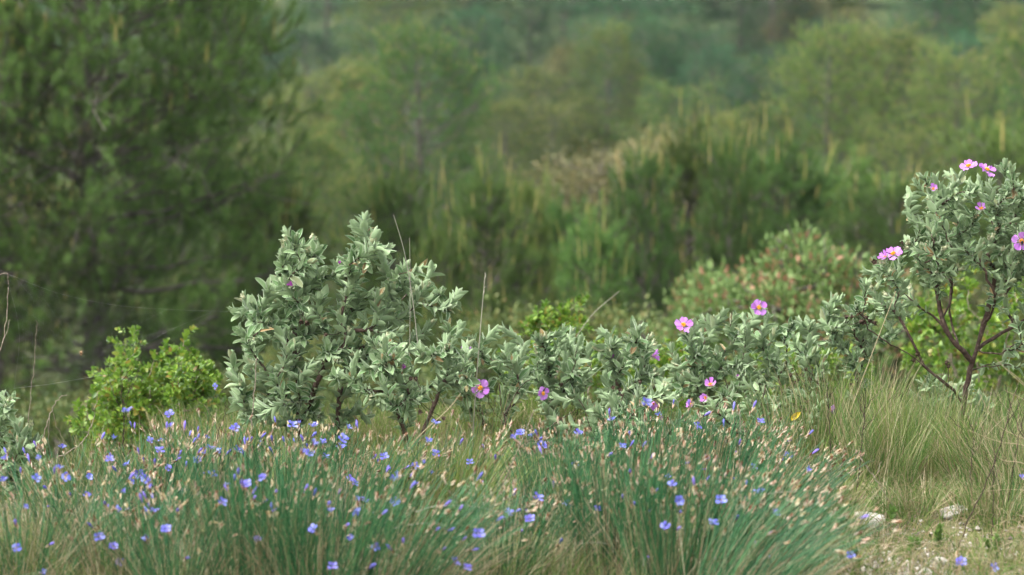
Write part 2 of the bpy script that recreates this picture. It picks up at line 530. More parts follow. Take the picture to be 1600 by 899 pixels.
def capsule_mesh():
    mb = MB(); v, f, u = spindle_tpl(8, 7, 1.0, .55, .5); mb.add(v * .0095, f, u)
    n = 5; a = np.arange(n) * 1.2566
    d = np.stack([np.cos(a) * .5, np.ones(n), np.sin(a) * .5], -1)
    mb.add(*place(LIME[1], np.tile([0, .001, 0], (n, 1)).astype(float), d, np.stack([-np.cos(a), .3 * np.ones(n), -np.sin(a)], -1), np.full(n, .0125)))
    return mb.mesh('seed_capsule', M['capsule'])


CAPS_ME = capsule_mesh()

# rush (blue flowers) meshes: funnel of six petals above a papery sheath
BLUE_ME = [mesh_from(petal_fan(6, .0158, .50, up, .0006, s + 50, nr=6, na=4, cup=c, base=.02), 'flower', M['blue']) for s, (up, c) in enumerate(((.95, .42), (1.15, .38), (.75, .45)))]
v_, f_, u_ = spindle_tpl(6, 6, .26, .8, .65)
BLUEBUD_ME = mesh_from((v_, f_, u_), 'flower', M['violet'], .020)


def bract_mesh(seed):
    r = np.random.default_rng(seed); mb = MB()
    k = r.integers(2, 4)
    sp_ = spindle_tpl(5, 5, .23, .8, .45)
    for i in range(k):
        off = r.normal(0, .0010, 3); off[1] = -i * .0026
        dd = np.array([[r.normal(0, .17), 1, r.normal(0, .17)]])
        mb.add(*place(sp_, off[None], dd, np.array([[0, 0, 1.0]]), np.array([r.uniform(.008, .0125)])))
    n = 3; a = r.uniform(0, 6.28, n)
    d = np.stack([np.cos(a) * .3, np.ones(n), np.sin(a) * .3], -1)
    mb.add(*place(LIME[0], np.zeros((n, 3)), d, np.stack([-np.cos(a), .3 * np.ones(n), -np.sin(a)], -1), np.stack([np.full(n, .005), np.full(n, .012), np.full(n, .006)], -1)))
    return mb.mesh('bract', M['bract'])


BRACT_ME = [bract_mesh(s) for s in range(9)]


# ------------------------------------------------------------------ branching plants
class Skel:
    def __init__(self, base):
        self.p = [np.asarray(base, float)]; self.par = [-1]; self.L = [0.0]; self.chains = []; self.cnt = [0]

    def chain(self, i0, pts):
        ids = [i0]; last = i0
        for q in pts:
            self.p.append(np.asarray(q, float)); self.par.append(last)
            self.L.append(self.L[last] + np.linalg.norm(self.p[-1] - self.p[last])); self.cnt.append(0)
            last = len(self.p) - 1; ids.append(last)
        self.chains.append(ids)
        return ids

    def limb(self, pts, step=.02):
        """explicit limb: starts at the nearest existing node"""
        pts = [np.asarray(q, float) for q in pts]
        A = np.array(self.p); i0 = int(np.argmin(np.linalg.norm(A - pts[0], axis=1)))
        Ltot = sum(np.linalg.norm(pts[k + 1] - pts[k]) for k in range(len(pts) - 1))
        full = [self.p[i0]] + (pts[1:] if np.linalg.norm(pts[0] - self.p[i0]) < .05 else pts)
        q = line(full, max(int(Ltot / step), 3))[1:]
        ids = self.chain(i0, q + rng.normal(0, .002, q.shape))
        self.mark(ids[-1])
        return ids

    def mark(self, i):
        while i >= 0:
            self.cnt[i] += 1; i = self.par[i]

    def attach(self, tip, up=.6, r=rng, path_w=.35, maxr=None, step=.018, updir=(0, 0, 1)):
        A = np.array(self.p); dv = tip - A; dist = np.linalg.norm(dv, axis=1)
        ok = (A[:, 2] < tip[2] - .25 * dist + .03)
        cost = dist + path_w * np.array(self.L) + np.where(ok, 0, .25) + np.where(dist < .03, 1.0, 0)
        i0 = int(np.argmin(cost)); d = dist[i0]
        par = self.par[i0]
        t0 = unit(self.p[i0] - self.p[par]) if par >= 0 else np.array([0, 0, 1.0])
        t0 = unit(t0 * .4 + unit(dv[i0]) * .8 + r.normal(0, .25, 3))
        t1 = unit(np.array(updir) * up + unit(dv[i0]) * .6 + r.normal(0, .15, 3))
        p0 = self.p[i0]; c0 = p0 + t0 * d * .35; c1 = tip - t1 * d * .38
        n = max(int(d / step), 3); t = np.linspace(0, 1, n + 1)[1:, None]
        q = (1 - t) ** 3 * p0 + 3 * (1 - t) ** 2 * t * c0 + 3 * (1 - t) * t * t * c1 + t ** 3 * tip
        q[:-1] += r.normal(0, .0022, (n - 1, 3))
        ids = self.chain(i0, q); self.mark(ids[-1])
        return ids

    def tail(self, i, length):
        """path of the last `length` metres ending at node i (base to tip)"""
        pts = [self.p[i]]; acc = 0
        while self.par[i] >= 0 and acc < length:
            j = self.par[i]; acc += np.linalg.norm(self.p[i] - self.p[j]); pts.append(self.p[j]); i = j
        return np.array(pts[::-1])

    def mesh(self, mb, r_tip, expo=.48, sides=6, rmax=.02, origin=(0, 0, 0), mat=0, mult=1.0):
        for ids in self.chains:
            pts = np.array([self.p[i] for i in ids]) - origin
            rad = np.array([min(r_tip * max(self.cnt[i], 1) ** expo * mult, rmax) for i in ids])
            if len(rad) > 1: rad[0] = min(rad[0], rad[1] * 1.15)
            rad = rad * (1 + .08 * rng.normal(0, 1, len(rad)))
            if len(ids) < 2: continue
            v, f, u = tubes(pts[None], rad[None], sides)
            mb.add(v, f, u, mat)


def along(path, s):
    """points and tangents at arclengths s from the END of path"""
    seg = np.linalg.norm(np.diff(path, axis=0), axis=1); cum = np.concatenate([[0], np.cumsum(seg)]); tot = cum[-1]
    out = []; tan = []
    for q in s:
        a = max(tot - q, 0); i = min(np.searchsorted(cum, a, side='right') - 1, len(seg) - 1); i = max(i, 0)
        f = (a - cum[i]) / max(seg[i], 1e-6)
        out.append(path[i] * (1 - f) + path[i + 1] * f); tan.append(unit(path[i + 1] - path[i]))
    return np.array(out), np.array(tan)


def leafy_shoot(path, acc, leaf, spacing, n, r, tight=1.0, whorl=2, droop=0.0):
    """leaf pairs down a shoot; acc collects (origin, dir, normal, size, young)"""
    ref = unit(np.cross(unit(path[-1] - path[-2]), r.normal(0, 1, 3)))
    s = np.cumsum(np.concatenate([[.002], spacing * np.clip(np.linspace(.35, 1.15, n - 1), 0, 1.1) * r.uniform(.8, 1.2, n - 1)]))
    pts, tan = along(path, s)
    for k in range(n):
        t = tan[k]; a = unit(ref - np.dot(ref, t) * t); b = np.cross(t, a)
        rot = k * (math.pi / 2 if whorl == 2 else 2.4) + r.normal(0, .18)
        for w in range(whorl):
            an = rot + w * 2 * math.pi / whorl
            rad = a * math.cos(an) + b * math.sin(an)
            q = k / max(n - 1, 1)
            ang = np.clip((.16 + .92 * q ** .9) * tight + r.normal(0, .16), .08, 1.7)
            d = t * math.cos(ang) + rad * math.sin(ang)
            nn = t * math.sin(ang) - rad * math.cos(ang) + r.normal(0, .15, 3)
            d = d + np.array([0, 0, -droop * q])
            size = leaf * (np.interp(q, [0, .12, .35, .8, 1], [.42, .72, 1.0, 1.0, .8])) * r.uniform(.8, 1.15)
            acc.append((pts[k] + rad * .0015, d, nn, size, 1.0 if q < .16 else 0.0))


def flush(acc, mb, tplA, tplY=None, origin=(0, 0, 0), r=rng, mats=(0, 1), wid=(1, 1)):
    if not acc: return
    O = np.array([a[0] for a in acc]) - origin; D = np.array([a[1] for a in acc]); Nn = np.array([a[2] for a in acc])
    S = np.array([a[3] for a in acc]); Yg = np.array([a[4] for a in acc]) > .5
    for mask, tpls, mt in ((~Yg, tplA, mats[0]), (Yg, tplY or tplA, mats[1])):
        idx = np.where(mask)[0]; pick = r.integers(0, len(tpls), len(idx))
        for k, tp in enumerate(tpls):
            ii = idx[pick == k]
            if len(ii):
                s3 = np.stack([S[ii] * r.uniform(.8, 1.25, len(ii)), S[ii], S[ii]], -1)
                v, f, u = place(tp, O[ii], D[ii], Nn[ii], s3); mb.add(v, f, u, mt)


def inpoly(x, y, poly):
    c = False; n = len(poly)
    for i in range(n):
        x1, y1 = poly[i]; x2, y2 = poly[(i + 1) % n]
        if (y1 > y) != (y2 > y) and x < (x2 - x1) * (y - y1) / (y2 - y1) + x1: c = not c
    return c


def cistus(label, base_px, d, limbs, tips, poly, n_fill, flowers=(), capsules=(), seed=1, jit=.14, leaf=.0345, n_leaf=(7, 12), bud_frac=.2,
           yellow=(), group='grey-leaved pink-flowered shrubs on the bank', low=(), expo=.48):
    r = np.random.default_rng(seed)
    b = P(base_px[0], base_px[1], d); b[2] = gz(b[0], b[1]) - .01
    root = empty('cistus_bush', b, label, 'shrub', group)
    sk = Skel(b)
    for lb in limbs:
        sk.limb([P(q[0], q[1], d + (q[2] if len(q) > 2 else 0)) for q in lb])
    T = [P(q[0], q[1], d + (q[2] if len(q) > 2 else r.normal(0, jit * .5))) for q in tips]
    xs = [q[0] for q in poly]; ys = [q[1] for q in poly]; cnt = 0; got = []
    tries = 0
    while cnt < n_fill and tries < 20000:
        tries += 1
        x = r.uniform(min(xs), max(xs)); y = r.uniform(min(ys), max(ys))
        if not inpoly(x, y, poly): continue
        dd = r.uniform(-jit, jit)
        q = P(x, y, d + dd)
        if got and min(np.linalg.norm(np.array(got) - q, axis=1)) < .03: continue
        got.append(q); T.append(q); cnt += 1
    T.sort(key=lambda q: np.linalg.norm(q - b))
    acc = []; tipinfo = []
    for q in T:
        out = unit(np.array([q[0] - b[0], (q[1] - b[1]), .0]) + 1e-6)
        ids = sk.attach(q, up=.75, r=r, updir=unit(np.array([0, 0, 1.0]) + out * .45))
        path = sk.tail(ids[-1], .14)
        if len(path) < 3: continue
        leafy_shoot(path, acc, leaf * r.uniform(.8, 1.12), .0125, int(r.integers(*n_leaf)), r, tight=r.uniform(.62, 1.1), droop=.16)
        # short side rosette
        if r.random() < .55:
            pp, tt = along(path, [r.uniform(.05, .11)])
            sd2 = unit(r.normal(0, 1, 3) + tt[0] * .8); e = pp[0] + sd2 * .03
            leafy_shoot(np.array([pp[0], pp[0] + sd2 * .015, e]), acc, leaf * .72, .008, 4, r, tight=.9)
        tipinfo.append((path[-1], unit(path[-1] - path[-2])))
    mb = MB(); sk.mesh(mb, .0013, expo=expo, sides=6, rmax=.0066, origin=b)
    mb.build('branches', M['cistus_bark'], root)
    mb = MB(); flush(acc, mb, CIST, CISTY, b, r)
    mb.build('foliage', [M['cistus'], M['cistus_young']], root)
    # buds
    nb = 0
    for tp, td in tipinfo:
        if r.random() < bud_frac:
            for _ in range(int(r.integers(1, 4))):
                if nb >= 90: break
                dd = unit(td + r.normal(0, .45, 3) + np.array([0, 0, .3]))
                child('flower_bud', BUD_ME[nb % 3], root, tp - b + dd * .002 + r.normal(0, .003, 3), dd, r.uniform(.8, 1.15)); nb += 1
    for fl in flowers:
        x, y, kind, face = fl[:4]; dd = fl[4] if len(fl) > 4 else -.1
        q = P(x, y, d + dd); fc = unit(face)
        # little stalk joined into the branches through a twig of its own
        A = np.array(sk.p); j = int(np.argmin(np.linalg.norm(A - (q - fc * .03), axis=1)))
        st = MB(); path = line([A[j] - b, (A[j] + q) / 2 - b - fc * .008, q - b], 8)
        st.add(*tubes(path[None], np.full((1, 8), .0009), 5)); st.build('flower_stalk', M['cistus_young'], root)
        me = {'open': PETAL_ME[int(r.integers(0, 3))], 'half': PETAL_HALF[int(r.integers(0, 2))], 'bud': PETAL_BUD}[kind]
        fo = child('flower', me, root, q - b, fc, fl[5] if len(fl) > 5 else 1.0, up=r.normal(0, 1, 3))
        for nm, mm in (('stamens', STAMEN_ME), ('sepals', SEPAL_ME)):
            if kind == 'bud' and nm == 'stamens': continue
            c = bpy.data.objects.new(nm, mm); C.objects.link(c); c.parent = fo
            c.location = (0, .003 if nm == 'stamens' else -.003, 0)
    for (x, y, dd) in capsules:
        q = P(x, y, d + dd); A = np.array(sk.p); j = int(np.argmin(np.linalg.norm(A - q, axis=1)))
        ddv = unit(q - A[j] + np.array([0, 0, .01]))
        st = MB(); path = line([A[j] - b, (A[j] + q) / 2 - b + [0, 0, -.004], q - b], 6)
        st.add(*tubes(path[None], np.full((1, 6), .0008), 5)); st.build('capsule_stalk', M['dark_twig'], root)
        child('seed_capsule', CAPS_ME, root, q - b, ddv, r.uniform(.8, 1.1))
    for (x, y, dd, dirv) in yellow:
        q = P(x, y, d + dd); ml = MB(); ml.add(*place(CIST[1], np.array([q - b]), np.array([dirv], float), np.array([[0, -1., .4]]), np.array([.03])))
        lo = ml.build('yellow_leaf', M['yellow_leaf'], root); lo['label'] = 'yellowed old leaf'
    return root


# --- big bush left of centre
tipsA = [(447, 362), (462, 372), (487, 378), (497, 388), (571, 340, -.02), (584, 366), (559, 356), (603, 388), (633, 415), (655, 420), (673, 424), (690, 456),
         (713, 462), (383, 468), (363, 484), (396, 478), (416, 468), (432, 440), (441, 402), (531, 414), (546, 402), (520, 430), (476, 400), (505, 430), (620, 430),
         (600, 425), (375, 520), (362, 560), (365, 590), (640, 445), (665, 450), (700, 480), (615, 450), (588, 400), (566, 385), (455, 420), (425, 480), (395, 500), (450, 378, .02), (444, 392, -.03), (458, 392, .03), (468, 388), (480, 395), (492, 400, -.03), (470, 410), (574, 352, .02), (568, 360, -.03), (578, 378), (560, 375, .03), (592, 392), (555, 392), (565, 410), (600, 408), (380, 610), (372, 630), (400, 640), (420, 655), (440, 630), (480, 640), (500, 650), (530, 655), (555, 640), (410, 600), (490, 610), (545, 610), (380, 650), (575, 650)]
polyA = [(372, 640), (370, 500), (400, 480), (440, 410), (470, 395), (510, 420), (545, 405), (575, 370), (600, 410), (650, 430), (690, 470), (700, 520), (660, 560), (560, 570), (490, 620), (430, 650)]
cistus('tall grey-green cistus left of centre, with two upright leafy peaks and reddish stems', (465, 690), 5.72,
       [[(465, 690), (466, 620), (463, 560), (460, 520), (452, 470)], [(520, 700), (530, 620, .03), (545, 560, .03), (545, 500, .02), (552, 450)],
        [(466, 640), (430, 600, -.05), (400, 560, -.05)], [(545, 560, .03), (600, 520, .05), (640, 490, .05)]],
       tipsA, polyA, 100,
       flowers=[(458, 447, 'bud', (-.6, -.6, .5)), (530, 414, 'bud', (.1, -.2, 1), -.02, .6)],
       capsules=[(478, 502, -.1), (470, 500, -.1), (512, 523, -.12)], seed=3, bud_frac=.28, leaf=.0375)
polyA2 = [(560, 560), (600, 530), (650, 540), (700, 530), (740, 540), (740, 620), (700, 640), (600, 640), (520, 600), (530, 570)]
cistus('low pale cistus crouched in front of the right foot of the tall two-peaked one', (640, 715), 5.45,
       [[(640, 715), (625, 650), (600, 610)], [(640, 715), (670, 650), (690, 600)]],
       [(575, 530), (590, 545), (560, 555), (620, 550), (655, 545), (680, 552), (700, 560), (730, 540), (540, 590), (520, 590), (600, 570), (640, 575), (715, 590), (735, 580)],
       polyA2, 34, flowers=[(617, 560, 'half', (-.2, -.5, .8), -.05, .9), (628, 573, 'bud', (.4, -.8, .1), -.06, .8)],
       capsules=[(640, 594, -.08), (651, 595, -.08), (680, 655, -.1), (690, 652, -.1), (655, 640, -.1)], seed=7, leaf=.033, bud_frac=.12)
polyL = [(-60, 640), (5, 615), (20, 650), (60, 690), (70, 740), (20, 770), (-60, 780)]
cistus('grey-leaved cistus cut by the left edge of the view', (-20, 830), 5.3, [[(-20, 830), (-10, 760), (0, 700)]],
       [(5, 618), (20, 650), (45, 672), (60, 690), (-20, 610), (-50, 620), (68, 725), (30, 690), (10, 640)], polyL, 34, seed=12, jit=.1, bud_frac=.4)

# --- low band of bushes in the middle
band = [
    ('low cistus with two open pink flowers, just right of the tall two-peaked bush', (765, 715), 5.9,
     [(702, 510), (716, 508), (735, 530), (752, 545), (770, 520), (790, 515), (808, 528), (820, 545), (725, 560), (700, 560), (790, 545)],
     [(700, 540), (730, 530), (780, 530), (825, 540), (840, 600), (800, 640), (720, 640), (700, 590)], 40,
     [(751, 607, 'open', (-.1, -1, .25), -.28, 1.0), (847, 615, 'open', (.5, -.75, .1), -.2, .75), (728, 549, 'half', (.1, -.4, 1), -.1, .8)], [(818, 540, -.05)], 21),
    ('low leafy cistus standing in front of the small lime-green sapling', (880, 720), 6.1,
     [(838, 525), (850, 530), (868, 522), (880, 515), (893, 520), (908, 530), (920, 548), (845, 555), (900, 555), (862, 560), (880, 545)],
     [(840, 545), (870, 530), (915, 540), (930, 590), (920, 640), (850, 650), (830, 600)], 40, [(955, 560, 'bud', (.2, -.6, .6), -.1, .8)], [(880, 600, -.1)], 22),
    ('low upright cistus with one pink flower turned sideways, in the middle of the band', (985, 720), 6.0,
     [(940, 518), (952, 525), (962, 535), (978, 530), (990, 505), (1002, 512), (1012, 530), (1022, 545), (935, 545), (955, 550), (1000, 540)],
     [(935, 540), (970, 530), (1015, 530), (1030, 580), (1025, 640), (950, 650), (930, 600)], 44,
     [(1017, 557, 'half', (1, -.35, .25), -.12, 1.0), (1018, 629, 'half', (.3, -.5, -.3), -.3, .85), (1030, 655, 'bud', (.3, -.8, .3), -.3)], [(968, 610, -.2), (958, 607, -.2)], 23),
    ('low cistus topped by two open pink flowers with orange centres', (1120, 710), 6.1,
     [(1048, 540), (1066, 525), (1085, 505), (1100, 497), (1115, 500), (1130, 492), (1148, 494), (1162, 497), (1190, 488), (1200, 498), (1212, 515), (1095, 520), (1140, 515), (1165, 520), (1180, 530)],
     [(1045, 560), (1080, 520), (1130, 510), (1200, 510), (1220, 560), (1210, 620), (1060, 620)], 58,
     [(1068, 510, 'open', (-.05, -.75, .7), -.1, 1.05), (1185, 482, 'open', (.15, -1, .5), -.1, .95), (1152, 590, 'bud', (0, -.6, .8), -.2, .6)], [(1228, 566, -.1), (1234, 575, -.1)], 24),
    ('low cistus with folded pink flowers and a yellow leaf, close behind the right rush tufts', (1160, 720), 5.65,
     [(1095, 650), (1110, 625), (1130, 615), (1150, 605), (1165, 600), (1180, 620), (1200, 630), (1222, 632), (1250, 615), (1270, 625), (1285, 632), (1080, 660)],
     [(1080, 655), (1150, 620), (1280, 625), (1285, 670), (1200, 690), (1100, 690)], 30,
     [(1111, 604, 'half', (-.2, -.5, .6), -.1, .9), (1105, 622, 'half', (-.6, -.6, .1), -.1, .8), (1084, 632, 'half', (-.8, -.5, .2), -.1, .8), (1295, 640, 'half', (.9, -.3, .1), 0, .7)],
     [(1250, 640, -.05), (1258, 645, -.05), (1262, 632, -.05)], 25),
    ('thin cistus hung with dark seed capsules at the right end of the low band', (1245, 700), 6.0,
     [(1225, 520), (1235, 508), (1250, 503), (1262, 506), (1272, 515), (1240, 530), (1265, 535), (1278, 560), (1215, 545)],
     [(1215, 530), (1270, 520), (1285, 580), (1270, 620), (1220, 610)], 20, [],
     [(1255, 588, -.1), (1262, 580, -.1), (1247, 596, -.1), (1240, 602, -.1), (1268, 594, -.1), (1275, 603, -.1), (1251, 606, -.1), (1236, 590, -.1), (1266, 612, -.1), (1283, 596, -.1), (1244, 612, -.1)], 26),
    ('shaded low cistus filling the gap under the middle of the band', (935, 735), 5.75,
     [(870, 620), (890, 610), (905, 625), (930, 640), (950, 620), (975, 640), (1000, 610), (1040, 600), (1060, 615), (1065, 590)],
     [(850, 640), (960, 620), (1070, 600), (1090, 660), (1000, 690), (870, 690)], 30, [], [(1000, 600, -.1)], 27),
]
for lab, bp, d, tp, po, nf, fl, cp_, sd_ in band:
    bx = bp[0]
    cistus(lab, bp, d, [[(bx, bp[1]), (bx - 10, bp[1] - 60), (bx - 30, bp[1] - 110)], [(bx, bp[1]), (bx + 15, bp[1] - 55), (bx + 38, bp[1] - 120)]],
           tp, po, int(nf * .72), fl, cp_, seed=sd_, jit=.16, leaf=.034, bud_frac=.18,
           yellow=[(1236, 656, -.2, (.6, -.3, .55))] if sd_ == 25 else ())

# --- tree-like bush on the right
tipsB = [(1430, 282), (1440, 275), (1450, 290), (1460, 278), (1478, 270), (1490, 280), (1420, 300), (1418, 320), (1425, 340), (1500, 276), (1512, 285), (1530, 282), (1548, 285),
         (1560, 262), (1570, 255), (1580, 262), (1586, 275), (1592, 290), (1600, 300), (1610, 310), (1625, 300), (1640, 320), (1655, 345), (1660, 380), (1365, 405), (1380, 415), (1352, 425),
         (1375, 440), (1395, 430), (1405, 405), (1365, 455), (1410, 440), (1425, 385), (1440, 405), (1590, 420), (1610, 410), (1640, 420), (1600, 460), (1620, 480), (1590, 500), (1350, 440), (1362, 470), (1385, 465), (1400, 470), (1420, 455), (1375, 490), (1600, 540), (1620, 560), (1570, 470), (1580, 555), (1460, 430), (1560, 440), (1500, 420), (1440, 420)]
polyB = [(1425, 330), (1450, 300), (1500, 290), (1580, 285), (1640, 320), (1655, 390), (1610, 470), (1560, 430), (1500, 400), (1440, 415), (1410, 390)]
cistus('tree-like cistus at the right edge, bare dark trunk under a domed crown with pink flowers', (1505, 690), 5.8,
       [[(1505, 690), (1505, 650), (1510, 610), (1520, 565), (1540, 500), (1550, 455), (1556, 420)],
        [(1518, 562), (1500, 545, -.02), (1480, 520, -.02), (1468, 480), (1465, 440), (1463, 405)],
        [(1480, 518, -.02), (1455, 495), (1425, 470), (1405, 455)],
        [(1478, 510), (1485, 470, .05), (1487, 440, .05), (1480, 400, .06)],
        [(1498, 540), (1490, 515, .1), (1484, 480, .1), (1487, 440, .12)],
        [(1528, 545), (1565, 520, .04), (1600, 500, .05), (1630, 470, .05)], [(1525, 555), (1560, 555, -.05), (1590, 535, -.05), (1620, 520)],
        [(1540, 500), (1555, 470, -.1), (1540, 430, -.12), (1530, 400, -.1)],
        [(1506, 630), (1480, 600, -.08), (1440, 570, -.1), (1415, 550, -.1), (1385, 535, -.12), (1360, 515, -.12)],
        [(1440, 570, -.1), (1418, 520, -.1), (1400, 490, -.08), (1380, 478, -.08)]],
       tipsB, polyB, 108,
       flowers=[(1514, 262, 'open', (-.3, -.55, .9), -.08, .95), (1541, 268, 'open', (.3, -.45, .9), -.08, 1.0), (1397, 399, 'open', (-.4, -.55, .9), -.1, 1.0), (1386, 403, 'half', (-.8, -.3, .5), -.12, .9),
                (1596, 377, 'open', (-.1, -1, 0), -.2, 1.0), (1458, 297, 'half', (0, -.7, .5), -.12, .7), (1534, 328, 'half', (-.3, -.6, .6), -.15, .8)],
       capsules=[(1411, 382, -.08), (1418, 386, -.08), (1372, 420, -.08), (1366, 410, -.05), (1432, 557, -.1), (1430, 566, -.1), (1478, 570, -.05), (1482, 576, -.05), (1435, 404, -.1)], seed=31, jit=.17, leaf=.029,
       n_leaf=(8, 12), bud_frac=.5, expo=.42)
cistus('leafy side bush of pale rosettes and dark capsules beside the bare trunk', (1345, 640), 5.75,
       [[(1345, 640), (1340, 580), (1350, 555), (1332, 520)], [(1340, 580), (1320, 545), (1300, 520)]],
       [(1302, 468), (1314, 465), (1294, 482), (1290, 500), (1322, 480), (1338, 478), (1350, 480), (1305, 500), (1320, 505), (1300, 515), (1345, 500), (1362, 495), (1318, 550), (1340, 550), (1360, 545), (1300, 535), (1330, 560), (1350, 530), (1395, 505), (1400, 520)],
       [(1290, 500), (1330, 490), (1360, 500), (1370, 560), (1320, 570), (1295, 530)], 12,
       capsules=[(1322, 499, -.08), (1329, 498, -.08), (1351, 494, -.08), (1347, 501, -.08), (1356, 500, -.08), (1363, 503, -.08), (1342, 504, -.08)], seed=32, jit=.07, leaf=.03, bud_frac=.05)
cistus('small green-leaved cistus at the foot of the bare trunk', (1470, 690), 6.1, [[(1470, 690), (1460, 640), (1450, 610)]],
       [(1440, 600), (1455, 590), (1470, 600), (1430, 620), (1480, 620), (1500, 600), (1520, 590), (1445, 640), (1490, 640), (1530, 620), (1415, 640)],
       [(1430, 620), (1480, 600), (1540, 600), (1550, 660), (1430, 670)], 22, seed=33, jit=.1, leaf=.032, bud_frac=.1)


# ------------------------------------------------------------------ lime-green broadleaf bushes
def lime_bush(label, base_px, d, tips, poly, n_fill, seed, leaf=.017, jit=.2, name='green_bush', mats=None, n=8, group=None, stems=3, sp_=.008):
    r = np.random.default_rng(seed)
    b = P(base_px[0], base_px[1], d); b[2] = gz(b[0], b[1]) - .02
    root = empty(name, b, label, 'shrub', group)
    sk = Skel(b)
    cx = np.mean([q[0] for q in poly]); cy = np.mean([q[1] for q in poly])
    for k in range(stems):
        e = P(cx + (k - (stems - 1) / 2) * 45, cy + 10, d + r.normal(0, jit * .4)); sk.limb([b, (b + e) / 2 + r.normal(0, .02, 3), e])
    T = [P(q[0], q[1], d + r.normal(0, jit * .4)) for q in tips]; xs = [q[0] for q in poly]; ys = [q[1] for q in poly]
    c = 0
    while c < n_fill:
        x = r.uniform(min(xs), max(xs)); y = r.uniform(min(ys), max(ys))
        if inpoly(x, y, poly): T.append(P(x, y, d + r.uniform(-jit, jit))); c += 1
    T.sort(key=lambda q: np.linalg.norm(q - b))
    acc = []
    for q in T:
        ids = sk.attach(q, up=.6, r=r); path = sk.tail(ids[-1], .1)
        if len(path) < 3: continue
        leafy_shoot(path, acc, leaf * r.uniform(.8, 1.2), sp_, n, r, tight=1.1, whorl=2)
        for _ in range(2):
            pp, tt = along(path, [r.uniform(.02, .09)]); s2 = unit(r.normal(0, 1, 3) + tt[0] * .6)
            leafy_shoot(np.array([pp[0], pp[0] + s2 * .02, pp[0] + s2 * .045]), acc, leaf * r.uniform(.7, 1), sp_ * .8, 5, r, whorl=2)
    mb = MB(); sk.mesh(mb, .001, rmax=.008, sides=5, origin=b); mb.build('branches', M['grey_twig'], root)
    mb = MB(); flush(acc, mb, LIME, None, b, r, mats=(0, 0)); mb.build('foliage', mats or M['lime_leaf'], root)
    return root


lime_bush('bright lime-green bush with small glossy leaves, left of the tall two-peaked cistus', (230, 760), 6.7,
          [(207, 515), (216, 512), (175, 530), (185, 545), (147, 575), (152, 590), (120, 630), (125, 645), (292, 518), (260, 532), (270, 540), (300, 545), (315, 560), (330, 570), (200, 540), (240, 550), (345, 590)],
          [(130, 620), (160, 580), (200, 540), (240, 560), (290, 540), (340, 580), (355, 640), (350, 700), (150, 710), (120, 660)], 260, 41, leaf=.02)
lime_bush('small lime-green sapling poking up behind the middle of the cistus band', (870, 720), 7.3,
          [(838, 480), (850, 476), (862, 482), (875, 478), (890, 472), (905, 466), (912, 470), (845, 492), (868, 492), (885, 488), (900, 490), (915, 500), (830, 500), (855, 505), (885, 510)],
          [(835, 490), (910, 480), (925, 520), (900, 560), (840, 560)], 26, 42, leaf=.02, jit=.1)
lime_bush('lime-green bush seen through the bare stems of the right-hand cistus', (1510, 720), 7.6,
          [(1500, 420), (1540, 410), (1590, 415), (1460, 450), (1440, 470), (1420, 500)],
          [(1430, 480), (1500, 420), (1620, 410), (1660, 500), (1640, 640), (1430, 640), (1410, 560)], 120, 43, leaf=.026, jit=.25)
lime_bush('loose yellow-green bush behind the right end of the cistus band', (1260, 700), 7.4, [(1240, 590), (1300, 600), (1330, 570)],
          [(1180, 530), (1330, 540), (1400, 600), (1380, 680), (1180, 680)], 100, 44, leaf=.022, jit=.25)
lime_bush('yellow-green bush hidden behind the lower middle of the cistus band', (960, 720), 7.2, [(1000, 560), (1040, 560), (930, 560)],
          [(780, 540), (1060, 520), (1100, 580), (1100, 690), (780, 690)], 160, 45, leaf=.02, jit=.2)


